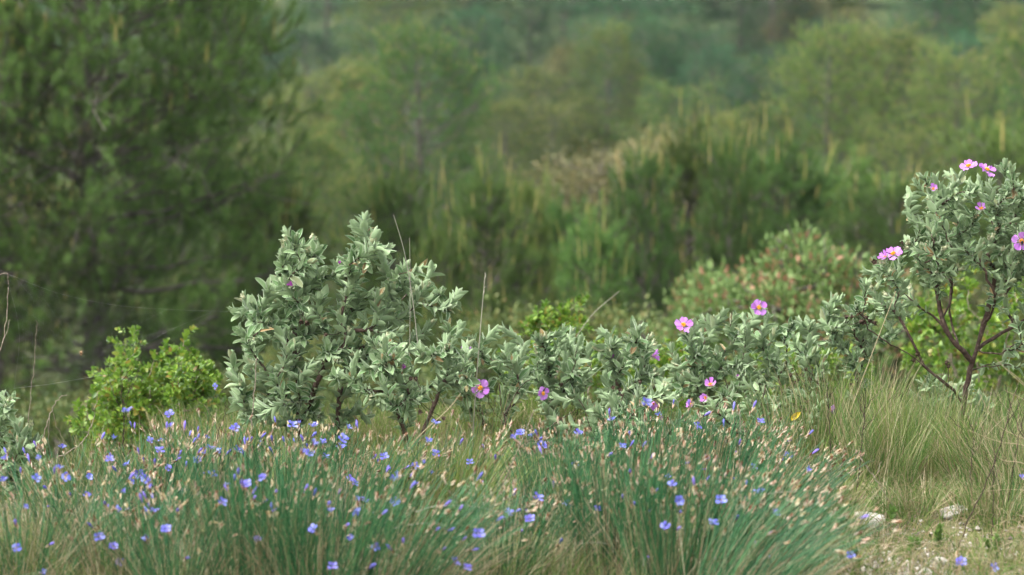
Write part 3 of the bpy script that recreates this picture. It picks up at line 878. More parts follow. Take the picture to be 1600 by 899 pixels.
# ------------------------------------------------------------------ pines
def pine_proto(seed, H=6.0, RAD=1.7, n_br=75, tw=1.0, candles=.25, low=.05, lean=0.0, shape=1.0, needle_n=58, clen=(.05, .12), ctop=.3):
    r = np.random.default_rng(seed)
    wood = MB(); needles = MB(); shoots = MB()
    tz = np.linspace(0, 1, 16); bend = r.normal(0, .05, 2)
    tr = np.stack([np.sin(tz * 3 + seed) * .07 * H / 6 + lean * tz, np.cos(tz * 2.3 + seed) * .07 * H / 6, tz * H], -1)
    wood.add(*tubes(tr[None], (.075 * H / 6 * (1 - tz) ** .8 + .01)[None], 8))
    TW0 = []; TW1 = []; C0 = []; C1 = []; SUP = []
    ph = r.uniform(0, 6.28, 4)
    for k in range(n_br):
        h = min(low + (1 - low) * ((k + r.random()) / n_br) ** .85, .985)
        i = h * 15; i0 = min(int(i), 14); p0 = tr[i0] * (1 - (i - i0)) + tr[i0 + 1] * (i - i0)
        az = k * 2.399 + r.normal(0, .5)
        lump = 1 + .16 * math.sin(az * 2 + ph[0] + h * 5) + .12 * math.sin(az * 3 + ph[1] - h * 11)
        env = RAD * np.interp(h, [0, .12, .35, .6, .8, .93, 1], [.75, .97, 1.0, .97 * shape, .82 * shape, .55, .18]) * lump
        Lb = env * r.uniform(.25, 1.0) ** .38
        el = np.interp(h, [0, .5, 1], [.05, .35, .9]) + r.normal(0, .15)
        hd = np.array([math.cos(az), math.sin(az), 0])
        e = p0 + hd * Lb + np.array([0, 0, Lb * math.tan(min(el, 1.0)) * .6 + .12 * Lb])
        c = p0 + hd * Lb * .5 + np.array([0, 0, Lb * .05]) + r.normal(0, .08 * Lb, 3)
        br = bez(p0[None], c[None], e[None], 9)[0] + r.normal(0, .012, (9, 3))
        wood.add(*tubes(br[None], np.linspace(.016 * (Lb / RAD) * (1.15 - h * .6) + .004, .004, 9)[None], 5))
        nt_ = int((12 + Lb * 13) * tw)
        cl = (.075 * RAD + .045) * r.uniform(.7, 1.35)
        for j in range(nt_):
            t = .30 + .70 * r.random() ** .38
            q = t * 8; a = min(int(q), 7); pp = br[a] * (1 - (q - a)) + br[a + 1] * (q - a)
            off = r.normal(0, cl, 3) * np.array([1, 1, .75]) * (.45 + .55 * t)
            b0 = pp + off
            d = unit(hd * r.uniform(.1, .7) + unit(off) * .35 + np.array([0, 0, r.uniform(.15, 1.0)]))
            L1 = r.uniform(.08, .20)
            TW0.append(b0); TW1.append(b0 + d * L1)
            if j % 3 == 0: SUP.append((pp, b0))
            if h > ctop and r.random() < candles * (.12 + 1.2 * h * h) and t > .6 and Lb > .5 * env:
                C0.append(TW1[-1]); C1.append(TW1[-1] + unit(d * r.uniform(.1, .7) + np.array([0, 0, 1.0])) * r.uniform(*clen))
    sa = np.array([q[0] for q in SUP]); sb = np.array([q[1] for q in SUP])
    wood.add(*tubes(bez(sa, (sa + sb) / 2 - [0, 0, .03], sb, 3), np.tile([.005, .004, .003], (len(sa), 1)), 3))
    C0.append(tr[-1]); C1.append(tr[-1] + np.array([0, 0, .35])); TW0.append(tr[-2]); TW1.append(tr[-1])
    A = np.array(TW0); B = np.array(TW1)
    wood.add(*tubes(bez(A, (A + B) / 2 - [0, 0, .02], B, 3), np.tile([.005, .004, .002], (len(A), 1)), 3))

    def fur(mb, A, B, n, ln, wd, ang, mat=0, t0=.15):
        idx = np.repeat(np.arange(len(A)), n); m = len(idx)
        t = r.uniform(t0, 1.05, m)[:, None]
        ax = unit(B - A)[idx]; o = A[idx] * (1 - t) + B[idx] * t
        rd = unit(np.cross(ax, r.normal(0, 1, (m, 3))))
        an = np.clip(r.normal(ang, .24, m), .05, 1.4)[:, None]
        d = ax * np.cos(an) + rd * np.sin(an)
        sdv = unit(np.cross(d, r.normal(0, 1, (m, 3))))
        l = r.uniform(.75, 1.15, m)[:, None] * ln
        V = np.stack([o - sdv * wd, o + sdv * wd, o + d * l], 1).reshape(-1, 3)
        mb.add(V, np.arange(m * 3).reshape(-1, 3), None, mat)
    fur(needles, A, B, needle_n, .088, .0024, .66)
    Ca = np.array(C0); Cb = np.array(C1)
    shoots.add(*tubes(np.stack([Ca, (Ca + Cb) / 2, Cb], 1), np.tile([.006, .007, .003], (len(Ca), 1)), 4))
    fur(shoots, Ca, Cb, 26, .04, .0022, .35, t0=.05)
    return (wood.mesh('trunk', M['pine_bark']), needles.mesh('crown', M['pine_needle'], False), shoots.mesh('new_shoots', M['pine_shoot'], False), H, RAD)


M['haze_needle'] = leafmat('haze_tinted_needle', [(0, (.028, .088, .034)), (.5, (.055, .15, .055)), (1, (.11, .215, .08))], transl=.25, rough=.5, objvar=.35)  # distance haze painted into the pine needles: bluer, darker tint for depth


def variant(parts, mat, drop=1):
    out = []
    for me in parts[:2]:
        c = me.copy()
        if me is parts[1]: c.materials.clear(); c.materials.append(mat)
        out.append(c)
    return tuple(out) + tuple(parts[3:])


def solid_copy(parts, name, label, cat, group, loc, rz, sx, sz):
    root = empty(name, loc, label, cat, group)
    root.rotation_euler = (0, 0, rz); root.scale = (sx, sx, sz)
    for me in parts:
        o = bpy.data.objects.new(me.name.split('.')[0], me); C.objects.link(o); o.parent = root
    return root


PINES = [pine_proto(1, candles=.35, n_br=125), pine_proto(2, candles=.9, n_br=110), pine_proto(3, candles=.7, n_br=100, shape=1.08)]
PYOUNG = [pine_proto(4, H=2.0, RAD=.52, n_br=62, candles=.11, tw=.85, clen=(.05, .24), ctop=.5), pine_proto(5, H=2.0, RAD=.6, n_br=58, candles=.09, tw=.85, shape=.9, clen=(.05, .24), ctop=.5)]
PDARK = [variant(p, M['haze_needle']) for p in PINES]
PNEAR = pine_proto(8, H=7.2, RAD=1.75, n_br=250, candles=.22, tw=1.35, low=.10, shape=1.05, needle_n=60)

PG = 'Aleppo pines growing on the slope behind'


def pine(label, px, apex, d, width_px, proto, rz, group=PG, H=None):
    x = (px - 800) / FPX * d; g = float(gz(x, d)) - .05
    top = P(px, apex, d)[2]; h = H or (top - g)
    rad = width_px / FPX * d * 1.0
    return solid_copy(proto[:3], 'pine_tree', label, 'tree', group, (x, d, g), rz, rad / (proto[4] * 1.1), h / proto[3])


pine('large dark pine filling the left side, grey trunk and long bare boughs showing', 128, -300, 17.5, 350, PNEAR, .4, H=7.6)
pine('young pine with ochre shoot tips in front of the big pine, at the left edge', -15, 70, 17, 215, PINES[0], 1.0)
pine('second young pine by the left edge, half out of view', -190, 40, 17.5, 220, PINES[0], 2.0)
pine('tall pine pressed against the right flank of the big dark pine, from behind', 285, -120, 23, 150, PINES[0], 2.7)
mids = [
    ('broad round-topped pine rising behind the two-peaked cistus', 655, 78, 29, 150, 0, .3),
    ('pale pine leaning against the left flank of the broad round-topped pine', 560, 135, 31, 110, 1, 1.2),
    ('pine standing between the big dark pine and the tall cistus', 490, 235, 24, 105, 1, 2.2),
    ('small pine just right of the big dark pine, its top ochre', 545, 300, 21, 80, 2, 2.9),
    ('slim dark-green spire of a pine behind the middle of the view', 950, 62, 47, 75, 0, 3.3),
    ('light green pine right of the broad round-topped one', 790, 175, 40, 90, 1, .9),
    ('hazy green pine left of the slim dark spire', 865, 180, 43, 80, 2, 5.0),
    ('pine behind the olive-brown oak, topped with pale shoots', 1050, 150, 41, 95, 2, 4.1),
    ('low ochre-tipped pine right of the olive-brown oak', 1130, 195, 33, 90, 1, 1.7),
    ('tall green pine left of the right-hand group, with dark inner crown', 1290, 70, 32, 125, 0, 2.6),
    ('ochre-topped pine in the middle of the right-hand group', 1385, 75, 33, 110, 1, .2),
    ('wide green pine behind the domed crown of the right-hand cistus', 1490, 110, 29, 125, 2, 3.8),
    ('pine at the right edge with rusty shoot tips', 1590, 75, 31, 115, 1, 4.6),
    ('dark pine half outside the right edge', 1680, 60, 27, 150, 0, 5.5),
    ('small dense pine low behind the right-hand group', 1215, 190, 27, 85, 0, 5.9),
    ('squat pine in the dip right of the tall green one', 1420, 230, 24, 100, 2, .8),
]
for lab, px, ap, d, w, k, rz in mids:
    pine(lab, px, ap, d, w, PINES[k], rz)
youngs = [
    ('young pine with tall ochre candles behind the tall dry stalk', 760, 318, 15.5, 60, 0, .1),
    ('candle-topped young pine left of the olive-brown oak', 825, 335, 16.5, 55, 1, 1.4),
    ('small candle-topped pine directly behind the right peak of the cistus', 695, 388, 14, 45, 0, 2.3),
    ('young pine with long straw-coloured candles right of the oak', 1010, 300, 16, 60, 1, 2.9),
    ('rusty-tipped young pine between the oak and the pale shrub', 1075, 255, 18, 75, 0, 3.7),
    ('bushy young pine touching the pale shrub, brown candles on top', 1140, 275, 17, 65, 1, 4.4),
    ('little pine low behind the cistus band', 920, 385, 14.5, 60, 0, 5.1),
    ('short green young pine beside the ochre-candled pair', 870, 360, 18, 70, 1, .6),
    ('young pine deep in the shade under the tall green right-hand pine', 1230, 270, 20, 90, 0, 1.9),
    ('green young pine low in the gap beneath the domed cistus crown', 1400, 330, 19, 100, 1, 2.5),
    ('short pine behind the side bush of rosettes', 1330, 300, 21, 90, 0, 3.1),
    ('young pine hidden behind the right-hand cistus crown', 1560, 250, 20, 100, 1, 4.9),
    ('low young pine between the big dark pine and the cistus peaks', 420, 330, 19, 90, 0, 5.6),
    ('stocky young pine behind the left peak of the tall cistus', 610, 330, 17.5, 85, 1, .4),
]
for lab, px, ap, d, w, k, rz in youngs:
    pine(lab, px, ap, d, w * 1.08, PYOUNG[k], rz, group='young pines with candle-like shoots')


# ------------------------------------------------------------------ round broadleaf trees and shrubs (oak, mastic)
def shrub_proto(seed, mat, n_leaf=15000, leaf=.04, lobes=16, H=1.6, RAD=1.1, flat=.8):
    r = np.random.default_rng(seed); wood = MB(); fol = MB()
    O = []; D = []; S = []
    tops = []
    for k in range(lobes):
        a = r.uniform(0, 6.28); q = math.sqrt(r.random()) * .72
        c = np.array([math.cos(a) * RAD * q, math.sin(a) * RAD * q, H * (.32 + .46 * (1 - q * q) * r.uniform(.5, 1.15))])
        rl = r.uniform(.24, .42) * RAD; tops.append(c)
        m = n_leaf // lobes
        u = unit(r.normal(0, 1, (m, 3))); rr = rl * r.uniform(.25, 1.0, m) ** .45
        nz = 1 + .22 * np.sin(u[:, 0] * 9 + k) * np.sin(u[:, 2] * 8) + .18 * np.sin(u[:, 1] * 13 + 2 * k)
        p = c + u * (rr * nz)[:, None] * np.array([1, 1, flat])
        O.append(p); D.append(u + np.array([0, 0, .5]) + r.normal(0, .5, (m, 3))); S.append(r.uniform(.7, 1.3, m) * leaf)
    O = np.concatenate(O); D = np.concatenate(D); S = np.concatenate(S)
    keep = O[:, 2] > .03; O, D, S = O[keep], D[keep], S[keep]
    fol.add(*place(BROAD, O, D, r.normal(0, 1, D.shape) + [0, 0, 1.0], S))
    for c in tops:
        st = np.array([r.normal(0, .05), r.normal(0, .05), 0]); mid = np.array([c[0] * .35, c[1] * .35, c[2] * .55])
        wood.add(*tubes(bez(st[None], mid[None], c[None], 8), np.linspace(.03, .008, 8)[None], 5))
        for _ in range(5):
            e = c + unit(r.normal(0, 1, 3)) * .3 * RAD; wood.add(*tubes(bez(c[None], ((c + e) / 2)[None], e[None], 4), np.linspace(.008, .003, 4)[None], 4))
    return (wood.mesh('trunk', M['pine_bark']), fol.mesh('crown', mat, False), H, RAD)


OAK = [shrub_proto(1, M['oak_leaf']), shrub_proto(2, M['tan_leaf'], n_leaf=13000), shrub_proto(3, M['oak_leaf'], n_leaf=12000, lobes=10)]
OAKT = [shrub_proto(11, M['oak_leaf'], H=1.5, RAD=.7, n_leaf=11000, leaf=.036), shrub_proto(12, M['tan_leaf'], H=3.2, RAD=1.1, n_leaf=15000, lobes=24), shrub_proto(13, M['oak_leaf'], H=1.5, RAD=.7, n_leaf=10000, leaf=.036, lobes=12)]
PALE = shrub_proto(6, M['pale_leaf'], n_leaf=9000, leaf=.04, lobes=26, H=1.25, RAD=.55)


def shrub(label, px, apex, d, width_px, proto, rz, name='oak_shrub', group=None, H=None, cat='shrub'):
    x = (px - 800) / FPX * d; g = float(gz(x, d)) - .05; h = H or (P(px, apex, d)[2] - g); rad = width_px / FPX * d * 1.15
    return solid_copy(proto[:2], name, label, cat, group, (x, d, g), rz, rad / proto[3], h / proto[2] * 1.06)


shrub('olive-brown round oak in the middle distance, behind the cistus band', 925, 205, 20, 185, OAKT[1], .2, name='oak_tree', cat='tree')
shrub('pale green shrub with rusty leaves, left of the tree-like cistus', 1225, 338, 11.5, 150, PALE, .4, name='broadleaf_shrub')
shrub('smaller pale shrub with rusty leaves, tucked close to the domed cistus', 1370, 380, 11.2, 125, PALE, 2.0, name='broadleaf_shrub')
shrub('pale green shrub at the left end of the rusty-leaved pair', 1120, 398, 12, 95, PALE, 3.6, name='broadleaf_shrub')
shrub('low light-green shrub peeping over the middle of the cistus band', 990, 488, 9.5, 75, PALE, 5.0, name='broadleaf_shrub')
shrub('dark round shrub below the candle-topped pines', 880, 440, 13, 80, OAKT[0], 1.1)
shrub('dark shrub in the shade of the big left pine', 330, 520, 12.5, 110, OAKT[2], 2.1)
shrub('low shrub at the foot of the big pine trunk', 60, 600, 12, 130, OAKT[0], 3.0)
shrub('green shrub filling the dip behind the tall two-peaked cistus', 520, 460, 14, 130, OAKT[2], 4.2)
shrub('low shrub behind the right foot of the two-peaked cistus', 740, 480, 12, 90, OAKT[0], 5.3)
shrub('dark shrub behind the tree-like cistus', 1480, 440, 13, 140, OAKT[2], .9)
shrub('shrub at the right edge beyond the tree-like cistus', 1620, 420, 12, 130, OAKT[0], 1.9)

r = np.random.default_rng(78)
for d0, n in ((13, 6), (16, 7), (19.5, 8), (24, 9), (29, 10), (35, 11), (43, 12), (52, 12), (62, 12)):
    half = d0 * .235 + 1.2
    for i in range(n):
        x = -half + (i + r.uniform(.05, .95)) * 2 * half / n; d = d0 + r.uniform(-1.3, 1.3)
        pr = OAK[int(r.integers(0, 3))]; h = r.uniform(.8, 1.5) * (1 if d0 > 17 else .75); rad = h * r.uniform(.7, 1.1)
        solid_copy(pr[:2], 'low_scrub', 'low blurred scrub bush filling the slope between the pines', 'shrub', 'low scrub between the pines', (x, d, float(gz(x, d)) - .08), r.uniform(0, 6.28), rad / pr[3], h / pr[2])
shrub('tall green shrub under the right side of the big left pine', 270, 400, 21, 90, OAK[2], 1.2)
shrub('tall green shrub in the gap left of the tall two-peaked cistus', 390, 420, 23, 95, OAK[0], 2.6)
pine('pine seen through the lower boughs of the big left pine', 230, 200, 26, 110, PINES[0], 3.2)
pine('pine in the gap right of the big dark pine trunk', 350, 250, 28, 110, PINES[1], 4.4)

r = np.random.default_rng(77)
cols = []
# scattered far wood: individual trees, same look
n_far = 0
rows = [(35, 9), (40, 10), (46, 11), (52, 12), (58, 13), (65, 14), (73, 14), (82, 14), (92, 15), (103, 15), (116, 15), (130, 17), (146, 17), (162, 17)]
for d0, n in rows:
    half = d0 * .235 + 3
    for i in range(n):
        x = -half + (i + r.uniform(.1, .9)) * 2 * half / n; d = d0 + r.uniform(-3, 3)
        px = x / d * FPX + 800
        if d < 50 and (520 < px < 780): continue
        g = float(gz(x, d)) - .1
        if r.random() < .68:
            k = int(r.choice([0, 0, 1, 2])); h = r.uniform(2.3, 3.5) if d < 60 else r.uniform(2.8, 5.2)
            dk = r.random() < (.45 if d < 62 else .9)  # far rows mostly take the needles with haze tint in their colour
            pr = PDARK[k] if dk else PINES[k]; rad = h * r.uniform(.30, .42)
            pr = tuple(pr[:2]) + pr[-2:] if dk else pr
            solid_copy(pr[:2] if dk else pr[:3], 'pine_tree', 'soft-focus pine in the wood that climbs the far hillside', 'tree', 'pines of the far hillside wood', (x, d, g), r.uniform(0, 6.28), rad / pr[-1], h / pr[-2])
        else:
            pr = OAK[int(r.integers(0, 3))]; h = r.uniform(1.6, 2.9); rad = h * r.uniform(.6, .85)
            solid_copy(pr[:2], 'oak_shrub', 'soft-focus round oak between the pines of the far hillside', 'tree', 'round oaks of the far hillside wood', (x, d, g), r.uniform(0, 6.28), rad / pr[3], h / pr[2])
        n_far += 1


# ------------------------------------------------------------------ rush tufts with blue flowers
def rush_tuft(label, px, d, nst=240, height=.25, rad=.07, spread=.28, lean=(0.0, 0.0), n_head=70, flowers=(), seed=0, dry=0.0):
    r = np.random.default_rng(seed); n_head = min(int(n_head * 1.25), 96) if n_head > 5 else n_head
    x = (px - 800) / FPX * d; b = np.array([x, d, float(gz(x, d))])
    root = empty('rush_tuft', b, label, 'flowering plant', 'rush tufts with blue flowers')
    mb = MB()

    def mk(n, L, n_mat, curve=.25, sprd=spread, ln=lean, wd=.00065):
        a = r.uniform(0, 6.28, n); q = np.sqrt(r.uniform(0, 1, n))
        p0 = np.stack([np.cos(a) * q * rad, np.sin(a) * q * rad, np.full(n, -.005)], -1)
        tilt = np.abs(r.normal(0, .55, n)) * sprd * 1.3 + q * sprd * .7
        a2 = a + r.normal(0, .5, n)
        d_ = np.stack([np.cos(a2) * tilt + ln[0], np.sin(a2) * tilt + ln[1], np.ones(n)], -1)
        d_ = unit(d_); LL = (L * r.uniform(.72, 1.08, n))[:, None]
        p2 = p0 + d_ * LL
        p1 = p0 + (d_ * .5 + np.array([0, 0, curve])) * LL * .8
        p1[:, :2] = p0[:, :2] + (p2 - p0)[:, :2] * r.uniform(.2, .5, (n, 1))
        pa = bez(p0, p1, p2, 6)
        rd = np.linspace(1, .65, 6)[None] * (wd * r.uniform(.8, 1.2, n))[:, None]
        v, f, u = tubes(pa, rd, 3); mb.add(v, f, u, n_mat)
        return pa
    pa = mk(nst, height, 0)
    mk(int(nst * (.10 + dry)), height * .8, 1, curve=.1, sprd=spread * 1.7, ln=(lean[0] * 1.3, lean[1]))
    # flowers at their own stems
    heads = []
    for (fx, fy, kind) in flowers:
        dd = d - r.uniform(.03, .14); q = P(fx, fy, dd) - b
        a = r.uniform(0, 6.28); p0 = np.array([math.cos(a) * rad * .5, math.sin(a) * rad * .5, -.005])
        p1 = p0 * .6 + q * .4; p1[2] = q[2] * .62
        path = bez(p0[None], p1[None], q[None], 7)
        v, f, u = tubes(path, np.full((1, 7), .0007), 3); mb.add(v, f, u, 0)
        tg = unit(path[0, -1] - path[0, -2]); heads.append((q, tg, kind))
    mb.build('stems', [M['rush'], M['straw']], root)
    for (q, tg, kind) in heads:
        tg2 = unit(tg + r.normal(0, .22, 3) + np.array([0, -.25, 0]))
        br = child('bract', BRACT_ME[int(r.integers(0, 9))], root, q - tg2 * .010, tg2, 1.0)
        if kind == 'o':
            child('flower', BLUE_ME[int(r.integers(0, 3))], root, q, unit(tg2 + r.normal(0, .3, 3) + np.array([0, .0, .35])), r.uniform(.75, 1.05), up=r.normal(0, 1, 3))
        else:
            child('flower', BLUEBUD_ME, root, q - tg2 * .002, unit(tg2 + r.normal(0, .12, 3)), r.uniform(.8, 1.15))
    for k in range(n_head):
        p = pa[k, -1]; tg = unit(pa[k, -1] - pa[k, -2])
        child('bract', BRACT_ME[int(r.integers(0, 9))], root, p - tg * .006, unit(tg + r.normal(0, .16, 3)), r.uniform(.5, 1.2))
        if r.random() < ((.17 if px < 480 and seed % 3 else .06) if px < 760 else .03) and nst > 10:
            if r.random() < .4: child('flower', BLUE_ME[int(r.integers(0, 3))], root, p + tg * .003, unit(tg + r.normal(0, .3, 3)), r.uniform(.7, 1.0), up=r.normal(0, 1, 3))
            else: child('flower', BLUEBUD_ME, root, p, unit(tg + r.normal(0, .15, 3)), r.uniform(.7, 1.1))
    return root


tufts = [
    # label, px, depth, n, height, radius, spread, lean, heads, flowers
    ('rush tuft at the bottom left corner, thin and half dry', 20, 4.55, 150, .20, .09, .5, (.05, 0), 45, [(40, 795, 'o'), (25, 858, 'o'), (77, 852, 'b'), (57, 750, 'o'), (85, 740, 'b'), (65, 895, 'o')]),
    ('sparse rush tuft low left, mixed with straw', 105, 4.75, 170, .21, .09, .45, (.0, 0), 50, [(101, 747, 'o'), (135, 776, 'o'), (80, 790, 'b'), (111, 775, 'b'), (74, 765, 'b'), (123, 890, 'b')]),
    ('small rush tuft below the lime bush with a pale sky-blue flower', 180, 4.6, 190, 0.18, .08, .38, (.0, 0), 55, [(155, 840, 'o'), (178, 856, 'o'), (187, 878, 'o'), (145, 825, 'b'), (165, 790, 'b'), (172, 720, 'o'), (200, 645, 'o')]),
    ('rush tuft in front of the lime bush with a cluster of open blue flowers', 235, 4.85, 230, 0.2, .08, .33, (.02, 0), 75, [(236, 692, 'o'), (218, 742, 'o'), (206, 755, 'o'), (227, 772, 'o'), (265, 650, 'o'), (217, 710, 'b'), (226, 725, 'b'), (240, 760, 'b'), (262, 733, 'o')]),
    ('green rush tuft under two flat blue flowers, lower left', 270, 4.45, 220, 0.18, .07, .35, (.05, 0), 60, [(261, 829, 'o'), (228, 846, 'o'), (277, 800, 'b'), (290, 872, 'b'), (345, 786, 'o')]),
    ('tall rush tuft beneath the highest blue bloom left of the big cistus', 325, 5.0, 240, 0.21, .08, .3, (.02, 0), 80, [(337, 607, 'o'), (310, 720, 'o'), (328, 703, 'o'), (344, 707, 'o'), (370, 706, 'o'), (365, 674, 'o'), (392, 690, 'b'), (330, 745, 'o'), (355, 762, 'o'), (288, 772, 'o'), (274, 798, 'b'), (369, 671, 'o'), (315, 740, 'b')]),
    ('dense dark-green rush tuft, front left of centre', 400, 4.5, 330, .235, .09, .26, (.02, 0), 60, [(403, 847, 'o'), (411, 749, 'o'), (395, 780, 'b'), (372, 742, 'b'), (430, 770, 'b')]),
    ('rush tuft in front of the reddish stem of the big cistus', 455, 4.95, 290, 0.215, .08, .27, (.04, 0), 85, [(485, 709, 'o'), (457, 667, 'o'), (473, 690, 'b'), (425, 690, 'b'), (445, 692, 'b'), (487, 683, 'b'), (480, 700, 'b'), (535, 688, 'o'), (533, 702, 'o')]),
    ('dense rush tuft with a six-petalled flower facing up, bottom centre left', 500, 4.42, 320, 0.18, .09, .33, (.08, 0), 50, [(491, 829, 'o'), (547, 838, 'o'), (583, 855, 'o'), (520, 887, 'o'), (517, 801, 'o'), (513, 790, 'b'), (540, 822, 'b'), (575, 890, 'b'), (553, 796, 'o'), (578, 885, 'b')]),
    ('rush tuft with stems swept to the right by the wind, left of centre', 560, 4.8, 300, 0.225, .08, .25, (.32, 0), 80, [(545, 752, 'o'), (600, 715, 'o'), (590, 722, 'b'), (617, 785, 'o'), (648, 730, 'o'), (668, 692, 'o'), (680, 664, 'o'), (570, 786, 'o'), (585, 803, 'b'), (606, 735, 'b'), (640, 745, 'b')]),
    ('leaning rush tuft spilling low to the right, bottom centre', 620, 4.4, 300, 0.21, .09, .3, (.5, 0), 60, [(630, 850, 'b'), (612, 860, 'b'), (709, 881, 'o'), (728, 890, 'o'), (748, 835, 'o'), (722, 845, 'b'), (690, 862, 'b'), (680, 830, 'b'), (738, 860, 'b'), (700, 830, 'b')]),
    ('half-dry rush tuft in the pale grass gap at the centre', 720, 4.95, 150, 0.2, .10, .4, (.25, 0), 60, [(735, 724, 'o'), (757, 702, 'b'), (752, 752, 'b'), (754, 785, 'b'), (798, 755, 'b'), (814, 678, 'o'), (846, 697, 'o'), (841, 688, 'b')]),
    ('low rush tuft at the centre bottom, straw-coloured on its left', 800, 4.6, 200, 0.185, .09, .35, (.2, 0), 65, [(829, 813, 'o'), (826, 803, 'b'), (815, 830, 'b'), (802, 775, 'b'), (787, 810, 'b'), (874, 850, 'b'), (805, 800, 'b')]),
    ('rush tuft under a single blue flower, left end of the right-hand stand', 880, 4.8, 280, 0.215, .08, .25, (.02, 0), 90, [(887, 792, 'o'), (897, 727, 'o'), (951, 713, 'b'), (972, 700, 'o'), (865, 762, 'b'), (850, 700, 'o')]),
    ('dense rush tuft at the heart of the right-hand stand', 965, 4.65, 330, 0.225, .09, .25, (.03, 0), 90, [(973, 780, 'b'), (993, 790, 'b'), (1010, 800, 'b'), (1025, 768, 'b'), (1017, 717, 'b'), (1009, 631, 'o'), (985, 740, 'b')]),
    ('rush tuft at the back of the right-hand stand, thick with papery heads', 1020, 5.1, 300, 0.205, .09, .26, (.03, 0), 95, [(1087, 668, 'o'), (1100, 650, 'b'), (1067, 726, 'b'), (1104, 718, 'o'), (1044, 748, 'o'), (1094, 735, 'b')]),
    ('rush tuft with two flat blue flowers, front of the right-hand stand', 1060, 4.5, 330, 0.205, .09, .3, (.1, 0), 70, [(1040, 825, 'o'), (1060, 784, 'o'), (1050, 760, 'o'), (1064, 802, 'b'), (1057, 828, 'b'), (1013, 870, 'b'), (1127, 782, 'o'), (1114, 820, 'o')]),
    ('rush tuft leaning right with long heads, back right of the stand', 1130, 5.0, 300, 0.215, .08, .24, (.22, 0), 90, [(1188, 661, 'o'), (1155, 697, 'b'), (1149, 708, 'b'), (1177, 731, 'o'), (1150, 752, 'b'), (1230, 690, 'b'), (1223, 712, 'o'), (1134, 745, 'b')]),
    ('rush tuft bent strongly right beneath a pair of blue flowers', 1165, 4.6, 320, 0.21, .09, .25, (.42, 0), 80, [(1187, 772, 'o'), (1211, 804, 'o'), (1195, 873, 'o'), (1180, 845, 'b'), (1200, 835, 'b'), (1165, 785, 'b'), (1150, 812, 'b'), (1122, 875, 'b')]),
    ('wind-bent rush tuft with pinkish heads at the right end of the stand', 1200, 4.8, 230, 0.21, .08, .22, (.55, 0), 80, [(1168, 776, 'b')]),
    ('thin bent rush tuft at the bottom, beside the gravel', 1160, 4.3, 230, .22, .09, .3, (.75, 0), 45, []),
    ('tiny rush plant with one blue flower standing on the gravel', 1330, 4.5, 6, .05, .02, .4, (0, 0), 2, [(1331, 867, 'o')]),
    ('tiny rush plant with one violet-blue flower at the lower right', 1502, 4.45, 6, .05, .02, .4, (0, 0), 2, [(1502, 880, 'o')]),
    ('tiny rush plant with a blue flower in the bottom right corner', 1552, 4.4, 6, .05, .02, .4, (0, 0), 2, [(1552, 888, 'o')]),
    ('tiny rush plant with a blue flower touching the right edge', 1590, 4.9, 6, .15, .02, .4, (0, 0), 2, [(1597, 748, 'o')]),
]
for i, (lab, px, d, n, h, rad, spd, ln, nh, fl) in enumerate(tufts):
    if d < 4.72 and n > 10: d -= .2; h += .025
    rush_tuft(lab, px, d, n, h, rad, spd, ln, nh, fl, seed=100 + i, dry=(.4 if i < 4 or i == 11 else .2) if n > 10 else 0)
# --- rush tufts end


# ------------------------------------------------------------------ grass
def grass_patch(n, xr, yr, hr, wr, mats, seed, lean=.5, keep=None):
    r = np.random.default_rng(seed)
    x = r.uniform(xr[0], xr[1], n); y = r.uniform(yr[0], yr[1], n)
    if keep is not None:
        k = keep(x, y, r); x = x[k]; y = y[k]; n = len(x)
    L = r.uniform(hr[0], hr[1], n)[:, None]
    p0 = np.stack([x, y, gz(x, y) - .004], -1)
    a = r.uniform(0, 6.28, n); t = np.abs(r.normal(0, lean, n))
    d = unit(np.stack([np.cos(a) * t, np.sin(a) * t, np.ones(n)], -1))
    p2 = p0 + d * L; p1 = p0 + np.array([0, 0, .55]) * L
    return bez(p0, p1, p2, 5), r.uniform(wr[0], wr[1], n), np.stack([np.cos(a + 1.2), np.sin(a + 1.2), np.zeros(n)], -1)


def clumpy(x, y, r):
    g = np.sin(x * 9 + 3 * np.sin(y * 5)) * np.sin(y * 11 + 2 * np.sin(x * 6)) + .5 * np.sin(x * 23) * np.sin(y * 19)
    k = r.random(len(x)) < (.55 + .35 * g)
    # bare stony patch on the right, its thin grass
    bare = np.exp(-(((x - .78) / .22) ** 2 + ((y - 4.55) / .35) ** 2))
    return k & (r.random(len(x)) > bare * .12)


mb = MB()
for (n, hr, wr, mi, ln, sd_) in ((60000, (.02, .085), (.0005, .0013), 0, .9, 1), (34000, (.03, .12), (.0004, .0008), 1, 1.8, 2)):
    pa, w, s = grass_patch(n, (-2.1, 2.1), (3.7, 7.4), hr, wr, None, sd_, ln, clumpy)
    mb.add(*blades(pa, w, s), mi)
rr_ = np.random.default_rng(61)
for (n, hr, mi, ln) in ((5500, (.012, .05), 0, 1.0), (4200, (.02, .07), 1, 2.2), (2500, (.012, .04), 2, 1.1)):
    pa, w, s = grass_patch(n, (.25, 1.35), (4.1, 5.3), hr, (.0006, .0014) if mi < 2 else (.0012, .0024), None, 60 + mi, ln, lambda x, y, r: (np.sin(x * 31 + 2 * np.sin(y * 17)) * np.sin(y * 27 + x * 9) + .35 > r.normal(0, .35, len(x))))
    mb.add(*blades(pa, w, s), mi)
tag(mb.build('ground_grass', [M['grass'], M['straw'], M['herb']]), 'short green and straw-coloured grass covering the stony ground', 'grass', kind='stuff')
